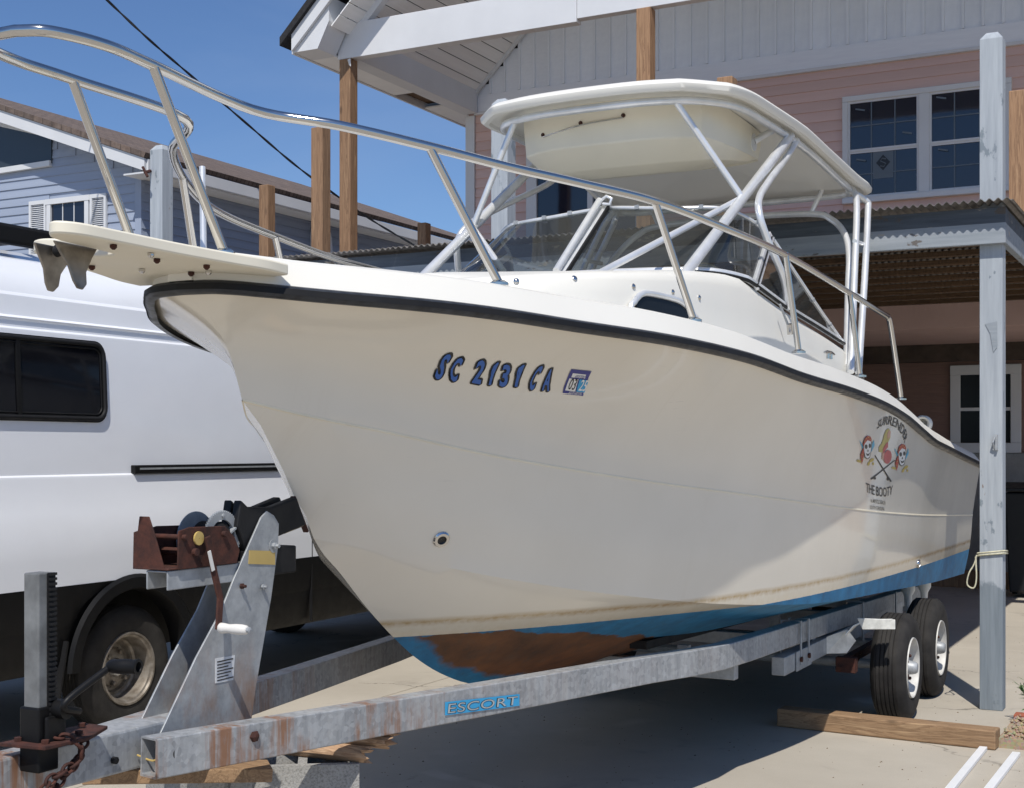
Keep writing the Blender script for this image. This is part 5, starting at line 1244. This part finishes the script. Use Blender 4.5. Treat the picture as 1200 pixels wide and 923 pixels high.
    t_.box((jx + .0285, jy + .0, .93), (jx + .032, jy + .028, 1.333)); t_.build('rack_teeth', 'black_rubber', J)['kind'] = 'stuff'
    MB().box((jx - .036, jy - .036, .80), (jx + .036, jy + .036, .975)).build('jack_sleeve', 'black_plastic', J, bevel=.005)
    MB().tube([(jx - .03, jy + .03, .965), (jx + .075, jy + .03, .965)], .027, 14).build('gear_housing', 'black_plastic', J, smooth=40)
    MB().box((jx + .0365, jy - .02, .86), (jx + .05, jy + .05, .95)).build('gear_cover', 'black_plastic', J, bevel=.008)
    q0 = Vector((jx + .075, jy + .03, .962)); q1 = onx(75, 824, XC + .20); q2 = onx(130, 780, XC + .22); q3 = onx(161, 781, XC + .30)
    MB().tube(spline([q0, q0 + Vector((.03, .01, 0)), q1, q2], 6), .010, 8).build('crank', 'black_plastic', J, smooth=60)
    d = (q3 - q2).normalized(); t1 = d.orthogonal().normalized()
    MB().lathe([(.012, -.01), (.019, .0), (.022, .05), (.020, .07), (.023, .085), (.015, .086), (.012, .07)], q2, (d, t1, d.cross(t1)), 16, False).build('crank_grip', 'black_plastic', J, smooth=40)
    MB().prism([(XC + .02, 2.58, .873), (XC + .17, 2.60, .873), (XC + .17, 2.76, .870), (XC + .10, 2.90, .868), (XC + .02, 2.90, .868)], (0, 0, .010)).build('jack_plate', 'rust', T, bevel=.002)
    for a, c_ in ((XC + .05, 2.62), (XC + .14, 2.63), (XC + .13, 2.76), (XC + .06, 2.84)): MB().lathe([(.011, 0), (.011, .010), (.001, .011)], (a, c_, .883), 'z', 6).build('bolt', 'rust', T)
    # safety chain: each link
    me = None
    n = 24; mj, mn, rr = .021, .012, .0048
    lk = MB(); ring = [Vector((mj * math.cos(a) * 1.0, mn * math.sin(a), 0)) for a in [2 * math.pi * k / 14 for k in range(14)]]
    lk.tube(ring, rr, 6, closed=True)
    def chain(path, nm='chain_link'):
        sp = spline(path, 30); acc = 0; nxt = 0; i = 0; k = 0; ob = None
        nonlocal me
        for a, c_ in zip(sp[:-1], sp[1:]):
            L = (c_ - a).length
            while nxt <= acc + L:
                p = a.lerp(c_, (nxt - acc) / L); d_ = (c_ - a).normalized()
                if me is None:
                    o = lk.build(nm, 'rust', None, smooth=60); me = o.data; o.parent = T
                else: o = bpy.data.objects.new(nm, me); col.objects.link(o); o.parent = T
                q = d_.to_track_quat('X', 'Z'); o.rotation_mode = 'QUATERNION'
                from mathutils import Quaternion
                o.rotation_quaternion = q @ Quaternion((1, 0, 0), R(90 * (k % 2) + 12)); o.location = p - origin(T); k += 1; nxt += .031
            acc += L
    chain([onx(66, 862, XC + .13), onx(82, 866, XC + .16), onx(95, 878, XC + .17), onx(90, 892, XC + .16), onx(72, 905, XC + .16), onx(58, 915, XC + .16), onx(42, 935, XC + .17)])
    chain([onx(98, 872, XC + .10), onx(92, 888, XC + .13), onx(83, 900, XC + .14), onx(66, 920, XC + .14), onx(56, 940, XC + .15)])
    MB().box((XC - .05, 1.2, .76), (XC + .05, 1.56, .86)).build('coupler', 'galvanised_plain', T, bevel=.02)
build_trailer()

# ============================================================ THE VAN
def build_van():
    V = thing('cargo_van', 'white high roofed van with black lower body parked behind the trailer', 'van', (-6.7, 6.1, 0))
    xs = -5.70; wy = 6.08; wr = .375; xo = -7.72
    y0, y1 = 4.6 - .0, 11.2
    y0 = 3.6
    # side profile (dx outward from xs, z)
    prof = [(-.06, .43), (-.035, .48), (-.02, .66), (-.018, .672), (-.012, .69), (0, .90)]
    prof_w = [(0, .905), (.0, 1.05), (-.002, 1.30), (-.008, 1.315), (-.012, 1.50), (-.016, 1.515), (-.028, 1.525), (-.030, 1.60), (-.045, 1.9), (-.062, 2.30), (-.064, 2.312), (-.085, 2.325), (-.087, 2.36), (-.075, 2.375), (-.10, 2.39), (-.115, 2.50), (-.125, 2.512), (-.135, 2.52), (-.17, 2.62), (-.25, 2.72), (-.42, 2.79), (-.7, 2.82), (-1.01, 2.83)]
    full = [(xs + a, z) for a, z in prof_w]; c = (xs + xo) / 2
    full = full + [(2 * c - x, z) for x, z in full[::-1][1:]]
    ys = [y0, y0 + .03, y0 + .1] + [y0 + .1 + (9.6 - y0) * k / 30 for k in range(1, 31)]
    def shrink(y):
        return .10 if y == y0 else (.03 if y < y0 + .05 else 0)
    rows = []
    for y in ys:
        f = 1 - shrink(y) * .5; rows.append([Vector((c + (x - c) * f, y, z if z < 2.4 else 2.4 + (z - 2.4) * (1 - shrink(y) * 4 * .5))) for x, z in full])
    # nose: windscreen and bonnet
    for y, top, f in ((10.2, 2.55, .985), (10.7, 1.95, .96), (11.0, 1.45, .94), (11.6, 1.22, .90), (11.85, 1.0, .84)):
        rows.append([Vector((c + (x - c) * f, y, min(z, top - .0 * abs(x - c)))) for x, z in full])
    b = MB().grid(rows); b.add(rows[0], [tuple(range(len(rows[0])))]); b.add(rows[-1], [tuple(range(len(rows[-1])))[::-1]])
    body = b.build('body', 'van_paint', V, smooth=24, bevel=0)
    # black lower body with wheel arches cut out: strips between arches
    ar = .47
    def low(ya, yb, sg):
        n = max(2, int((yb - ya) / .05)); rows = []
        for i in range(n + 1):
            y = ya + (yb - ya) * i / n; r = []
            for a, z in prof:
                x = xs + a + .004
                zz = z
                for w_ in (wy, wy + 3.95):
                    d = abs(y - w_)
                    if d < ar:
                        lim = wr + .02 + math.sqrt(ar * ar - d * d) * 1.0; 
                        t = (z - .43) / .47; zz = max(z, min(lim, .90) ) if z < lim else z
                        zz = lim * (1 - t) + max(.905, lim + .001) * t if lim > .43 else z
                r.append(Vector((x if sg > 0 else 2 * c - x, y, zz)))
            rows.append(r)
        return rows
    for sg in (1, -1):
        MB().grid(low(y0 + .01, 11.3, sg)).build('lower_cladding', 'black_plastic', V, smooth=30, fix=False)
        x = xs + .006 if sg > 0 else 2 * c - xs - .006
        for w_ in (wy, wy + 3.95):
            rows = []
            for k in range(33):
                a = R(2) + R(176) * k / 32; r = []
                for rad, dx in ((ar - .03, -.12), (ar - .025, .0), (ar - .015, .018), (ar + .045, .016), (ar + .065, -.002)):
                    z = wr + .02 + math.sin(a) * rad * (1.0); yy = w_ + math.cos(a) * rad
                    r.append(Vector((x + sg * dx, yy, z)))
                rows.append(r)
            MB().grid(rows).build('wheel_arch', 'black_plastic', V, smooth=40)
    # dark well panels so that the wheel sits in a real recess
    MB().box((xo + .1, y0 + .1, .42), (xs - .32, 11.0, .95)).build('underbody', 'black_rubber', V)
    # seam lines and rubbing strip
    for y in (7.85, 9.05): MB().box((xs - .02, y - .004, .45), (xs + .0015, y + .004, 1.29)).build('panel_gap', 'black_rubber', V)
    MB().box((xs - .04, 6.08, 1.522), (xs + .004, 9.2, 1.572)).build('door_track', 'black_plastic', V, bevel=.006)
    MB().box((xs + .0045, 6.12, 1.545), (xs + .007, 9.2, 1.556)).build('track_lip', 'galvanised_plain', V)
    # side window with rubber surround and slider
    Yn = onx(124, 440, xs - .05).y; z1, z0 = 2.285, 1.82; yw0 = 4.05
    def rrect(ya, yb, za, zb_, r, x, n=6):
        P = []
        for cy, cz, a0 in ((yb - r, zb_ - r, 0), (ya + r, zb_ - r, 90), (ya + r, za + r, 180), (yb - r, za + r, 270)):
            for k in range(n + 1):
                a = R(a0 + 90 * k / n); P.append(Vector((x - (cz + r * math.sin(a) - 1.9) * .05, cy + r * math.cos(a), cz + r * math.sin(a))))
        return P
    P = rrect(yw0, Yn, z0, z1, .08, xs - .038); w = MB().prism(P, (-.03, 0, 0)).build('side_window', 'dark_glass', V)
    P2 = rrect(yw0 + .02, Yn - .02, z0 + .02, z1 - .02, .07, xs - .034); MB().tube(P2, .014, 8, closed=True).build('seal', 'black_rubber', w, smooth=60)
    P2 = rrect(yw0 + .045, Yn - .045, z0 + .045, z1 - .045, .05, xs - .036); MB().tube(P2, .006, 6, closed=True).build('inner_frame', 'black_plastic', w, smooth=60)
    yd = onx(22, 440, xs - .04).y
    MB().bar((xs - .036 + .004, yd, z0 + .03), (xs - .052, yd, z1 - .03), .030, .012, (1, 0, 0)).build('slider_bar', 'black_plastic', w, bevel=.002)
    # roof rack and rear roof edge
    for x in (xs - .28, xo + .28):
        MB().box((x - .03, y0 + .3, 2.80), (x + .03, 5.75, 2.915)).build('roof_rail', 'black_plastic', V, bevel=.02)
    for y in (4.3, 5.0, 5.6): MB().box((xo + .25, y - .03, 2.846), (xs - .31, y + .03, 2.88)).build('roof_bar', 'black_plastic', V, bevel=.004)
    MB().bar((xs + .0, 7.85, 1.60), (xs - .052, 7.85, 2.29), .008, .004, (1, 0, 0)).build('panel_gap', 'black_rubber', V)
    # mud flap
    MB().bar((xs - .10, wy - .53, .60), (xs - .12, wy - .60, .16), .22, .012, (0, 1, 0)).build('mud_flap', 'black_rubber', V)
    # wheels: steel, rear ones deep dished
    for w_, dish in ((wy, .12), (wy + 3.95, .02)):
        for sg in (1, -1):
            X = xs - .04 if sg > 0 else xo + .04
            T = wheel(V, X, w_, .365, .37, .215, 'wheel', sg, .215)
            q = lambda h: -sg * h; b = MB()
            b.lathe([(.219, q(.012)), (.216, q(-.002)), (.205, q(-.002)), (.200, q(.012)), (.190, q(.018)), (.182, q(.04)), (.178, q(dish)), (.165, q(dish + .012)), (.150, q(dish + .010)), (.142, q(dish + .03)), (.118, q(dish + .032)), (.112, q(dish + .005)), (.080, q(dish - .01)), (.055, q(dish - .008)), (.05, q(dish + .02))], (X, w_, .365), 'x', 48)
            b.build('rim', 'van_rim', T, smooth=30)
            MB().lathe([(.052, q(dish + .02)), (.048, q(dish - .03)), (.030, q(dish - .045)), (.018, q(dish - .05)), (.016, q(dish - .07)), (.001, q(dish - .07))], (X, w_, .365), 'x', 20).build('hub', 'dull_white' if sg > 0 else 'van_rim', T, smooth=40)
            for k in range(6):
                a = 2 * math.pi * k / 6 + .25
                MB().lathe([(.014, q(dish + .0)), (.014, q(dish - .03)), (.006, q(dish - .034))], (X, w_ + .095 * math.cos(a), .365 + .095 * math.sin(a)), 'x', 6, True).build('lug_nut', 'van_rim', T)
            for k in range(12):
                a = 2 * math.pi * k / 12
                MB().lathe([(.012, 0), (.001, 0)], (X + q(dish + .0315), w_ + .13 * math.cos(a), .365 + .13 * math.sin(a)), 'x', 8).build('rim_hole', 'black_rubber', T)
build_van()

# ============================================================ THINGS ON THE GROUND
def build_small():
    # cinder blocks stacked under the tongue
    def block(x, y, z, rot, label):
        o = thing('cinder_block', label, 'block', (x, y, z), 'cinder blocks propping up the trailer tongue')
        c_, s_ = math.cos(rot), math.sin(rot)
        def T(p): return (x + p[0] * c_ - p[1] * s_, y + p[0] * s_ + p[1] * c_, z + p[2])
        # standing hollow block 0.4 x 0.2 x 0.19, two cores open at top
        b = MB(); L, Wd, H = .195, .097, .19
        xs_ = [-L, -L + .032, -.016, .016, L - .032, L]; ys_ = [-Wd, -Wd + .03, Wd - .03, Wd]
        for i in range(5):
            for j in range(3):
                if (i in (1, 3)) and j == 1: continue
                vs = [(xs_[i], ys_[j], 0), (xs_[i + 1], ys_[j], 0), (xs_[i + 1], ys_[j + 1], 0), (xs_[i], ys_[j + 1], 0)]
                b.add([T(v) for v in vs], [(3, 2, 1, 0)]); b.add([T((v[0], v[1], H)) for v in vs], [(0, 1, 2, 3)])
        def wall(a, c2): b.add([T((a[0], a[1], 0)), T((c2[0], c2[1], 0)), T((c2[0], c2[1], H)), T((a[0], a[1], H))], [(0, 1, 2, 3)])
        # outer wall with a narrow end notch, and cores
        ring = [(-L, -Wd), (L, -Wd), (L, -.012), (L - .012, -.012), (L - .012, .012), (L, .012), (L, Wd), (-L, Wd)]
        for i in range(len(ring)): wall(ring[i], ring[(i + 1) % len(ring)])
        for i in (1, 3):
            q = [(xs_[i], ys_[1]), (xs_[i + 1], ys_[1]), (xs_[i + 1], ys_[2]), (xs_[i], ys_[2])]
            for k in range(4): wall(q[k], q[(k + 1) % 4])
        m = b.build('block_body', 'cinder', o); return o
    lab = ['lowest', 'second from the bottom', 'topmost']
    for k in range(3): block(-2.85, 3.87, .196 * k, R(35), '%s grey cinder block of the sunlit stack under the trailer rail' % lab[k])
    for k in range(3): block(-3.14, 3.66, .194 * k, R(-20), '%s grey cinder block of the shaded stack left of the broken wood' % lab[k])
    # broken wood stubs on the block
    def stub(p0, p1, r, label):
        p0 = Vector(p0); p1 = Vector(p1); d = (p1 - p0).normalized(); sd = d.cross(Vector((0, 0, 1))).normalized(); up = sd.cross(d); n = 14; rows = []
        for i in range(5):
            t = i / 4; r_ = []
            for k in range(n):
                a = 2 * math.pi * k / n; rr = r * (1 + .12 * math.sin(3 * a + 1) + .05 * math.sin(7 * a)); e = 0
                if i == 4: e = random.uniform(-.05, .03)
                if i == 3: e = -.03
                sq = max(abs(math.cos(a)), abs(math.sin(a))) ** -.6
                r_.append(p0 + d * ((p1 - p0).length * t + e) + sd * math.cos(a) * rr * sq * 1.2 + up * math.sin(a) * rr * sq * .85)
            rows.append(r_)
        e = [v - d * random.uniform(.0, .05) for v in [rows[-1][k].lerp(p1, .55) for k in range(n)]]; rows.append(e)
        b = MB().grid(rows, True); b.add(rows[0], [tuple(range(n))]); b.add(rows[-1], [tuple(range(n))[::-1]])
        return tag(b.build('wood_stub', 'split_wood', None, smooth=30), label, 'wood', 'broken wood stubs wedged under the trailer rail')
    stub((-3.06, 3.90, .606), (-2.63, 3.95, .602), .031, 'broken splintered timber stub lying lower on the cinder block')
    stub((-3.04, 3.97, .648), (-2.58, 4.02, .640), .030, 'broken splintered timber stub on top, jammed against the trailer rail')
    b = MB().bar((-3.22, 3.20, .635), (-2.80, 3.62, .60), .14, .045); tag(b.build('timber_board', 'beam_wood', None, bevel=.004), 'brown board lying under the trailer tongue', 'board')
    MB()
    # wheel chock timber
    b = MB().bar((-2.36, 8.02, .055), (-1.10, 7.945, .055), .13, .107)
    o = tag(b.build('timber_beam', 'beam_wood', None, bevel=.008), 'long brown timber beam chocking the front trailer wheel', 'beam')
    # step timbers at the back
    tag(MB().box((-3.4, 16.95, .0), (3, 17.1, .20)).build('timber_step', 'new_wood', None, bevel=.006), 'pale timber step edge at the back under the raised deck', 'step')
    # two white plastic strips
    for k, (p, q) in enumerate((((-1.165, 7.86, .012), (-1.175, 5.2, .012)), ((-.985, 7.80, .012), (-1.03, 5.3, .012)))):
        b = MB().bar(p, q, .042, .022)
        tag(b.build('plastic_strip', 'pvc', None, bevel=.003), ('white plastic strip on the concrete, nearer the trailer' if k == 0 else 'white plastic strip on the concrete, nearer the right edge'), 'strip', 'white plastic strips on the driveway')
    # planter bits by the post
    b = MB(); random.seed(3)
    for k in range(420):
        x = random.uniform(-1.09, -.93); y = random.uniform(7.98, 8.62); r = random.uniform(.008, .015); z = .012 + random.uniform(0, .06) * 1
        vs = [Vector((x, y, z)) + Vector(d) * r * random.uniform(.8, 1.2) for d in ((1, 0, 0), (-1, 0, 0), (0, 1, 0), (0, -1, 0), (0, 0, 1), (0, 0, -1))]
        b.add(vs, [(0, 2, 4), (2, 1, 4), (1, 3, 4), (3, 0, 4), (2, 0, 5), (1, 2, 5), (3, 1, 5), (0, 3, 5)])
    b.box((-1.10, 7.97, .0), (-.92, 8.63, .055))
    o = b.build('gravel_patch', 'pebbles', None, smooth=None); o['kind'] = 'stuff'; tag(o, 'tan pebbles beside the post and timber beam', 'gravel')
    tag(MB().box((-1.11, 8.66, 0.0), (-.90, 8.76, .065)).build('brick', 'brick_red', None, bevel=.006), 'broken red brick between the pebbles and the weed', 'brick')
    tag(MB().box((-.90, 7.9, 0.0), (-.55, 8.4, .15)).build('kerb_block', 'cinder', None, bevel=.01), 'dark grey block at the right edge beside the pebbles', 'block')
    # grit and fallen bits on the concrete
    b = MB(); random.seed(11)
    for k in range(900):
        x = random.uniform(-4.5, 1.0); y = random.uniform(5.2, 12.5); r = random.uniform(.0015, .004) * random.choice((1, 1, 1.6))
        b.add([(x - r, y - r, 0), (x + r, y - r * .6, 0), (x + r * .8, y + r, 0), (x - r * .7, y + r, 0), (x, y, r * 1.1)], [(0, 1, 4), (1, 2, 4), (2, 3, 4), (3, 0, 4)])
    g_ = b.build('grit', 'grit_brown', None, fix=False); g_['kind'] = 'stuff'; tag(g_, 'scattered grit and leaf crumbs on the sunlit concrete', 'grit')
    # weed
    W = thing('weed_plant', 'small green weed growing beside the foot of the grey post', 'plant', (-.98, 8.80, .02))
    b = MB(); ax = Vector((-.98, 8.80, .02)); st = MB()
    for k in range(34):
        a = random.uniform(0, 6.28); h = random.uniform(.05, .24); rad = random.uniform(.01, .13); p = ax + Vector((math.cos(a) * rad, math.sin(a) * rad, h)); st.tube([ax + Vector((math.cos(a) * .01, math.sin(a) * .01, -.01)), p], .002, 4)
        for j in range(5):
            d = Vector((math.cos(a + random.uniform(-1.5, 1.5)), math.sin(a + random.uniform(-1.5, 1.5)), random.uniform(-.2, .9))).normalized(); l = random.uniform(.03, .065); s_ = d.cross(Vector((0, 0, 1))).normalized() * l * .2
            q = p - (p - ax) * random.uniform(0, .4); b.add([q, q + d * l * .5 + s_, q + d * l, q + d * l * .5 - s_], [(0, 1, 2, 3)])
    l = b.build('leaves', 'leaf', W, fix=False); l['kind'] = 'stuff'; st.build('stems', 'leaf', W)['kind'] = 'stuff'
    # rope round the near post
    b = MB()
    for k, z in enumerate((.985, 1.0)):
        h = .081; P = [(-1.30 - h, 9.155 - h, z), (-1.30 + h, 9.155 - h, z + .022), (-1.30 + h, 9.155 + h, z + .01), (-1.30 - h, 9.155 + h, z)]
        b.tube(P, .0055, 6, closed=True)
    b.tube(spline([Vector((-1.385, 9.07, .99)), Vector((-1.40, 9.06, .93)), Vector((-1.43, 9.05, .87)), Vector((-1.44, 9.05, .80)), Vector((-1.40, 9.05, .78)), Vector((-1.385, 9.055, .84)), Vector((-1.39, 9.06, .98))], 6), .005, 6)
    tag(b.build('rope', 'rope_fibre', None, smooth=60), 'thin pale rope tied round the grey post with a hanging loop', 'rope')
    # bin behind the post
    c = ony(1183, 600, 16.3)
    Bn = thing('rubbish_bin', 'black plastic wheeled bin standing behind the grey post under the deck', 'bin', (c.x + .22, 16.3, .0))
    x0, x1 = c.x - .02, c.x + .56
    b = MB().add([(x0 + .05, 16.05, 0.06), (x1 - .05, 16.05, .06), (x1 - .05, 16.5, .06), (x0 + .05, 16.5, .06), (x0, 16.0, 1.18), (x1, 16.0, 1.18), (x1, 16.6, 1.18), (x0, 16.6, 1.18)], [(0, 3, 2, 1), (4, 5, 6, 7), (0, 1, 5, 4), (1, 2, 6, 5), (2, 3, 7, 6), (3, 0, 4, 7)])
    b.build('bin_body', 'bin_black', Bn, bevel=.02)
    MB().prism([(x0 - .02, 15.96, 1.19), (x0 - .02, 15.96, 1.23), (x0 - .02, 16.3, 1.29), (x0 - .02, 16.64, 1.25), (x0 - .02, 16.64, 1.19)], (x1 - x0 + .04, 0, 0)).build('lid', 'bin_black', Bn, bevel=.01)
    for x in (x0 + .02, x1 - .07): MB().lathe([(.04, 0), (.10, 0), (.10, .05), (.04, .05)], (x, 16.55, .10), 'x', 18).build('wheel', 'tyre_rubber', Bn)
build_small()

for o in bpy.data.objects:
    if o.name.startswith('t.'): pass
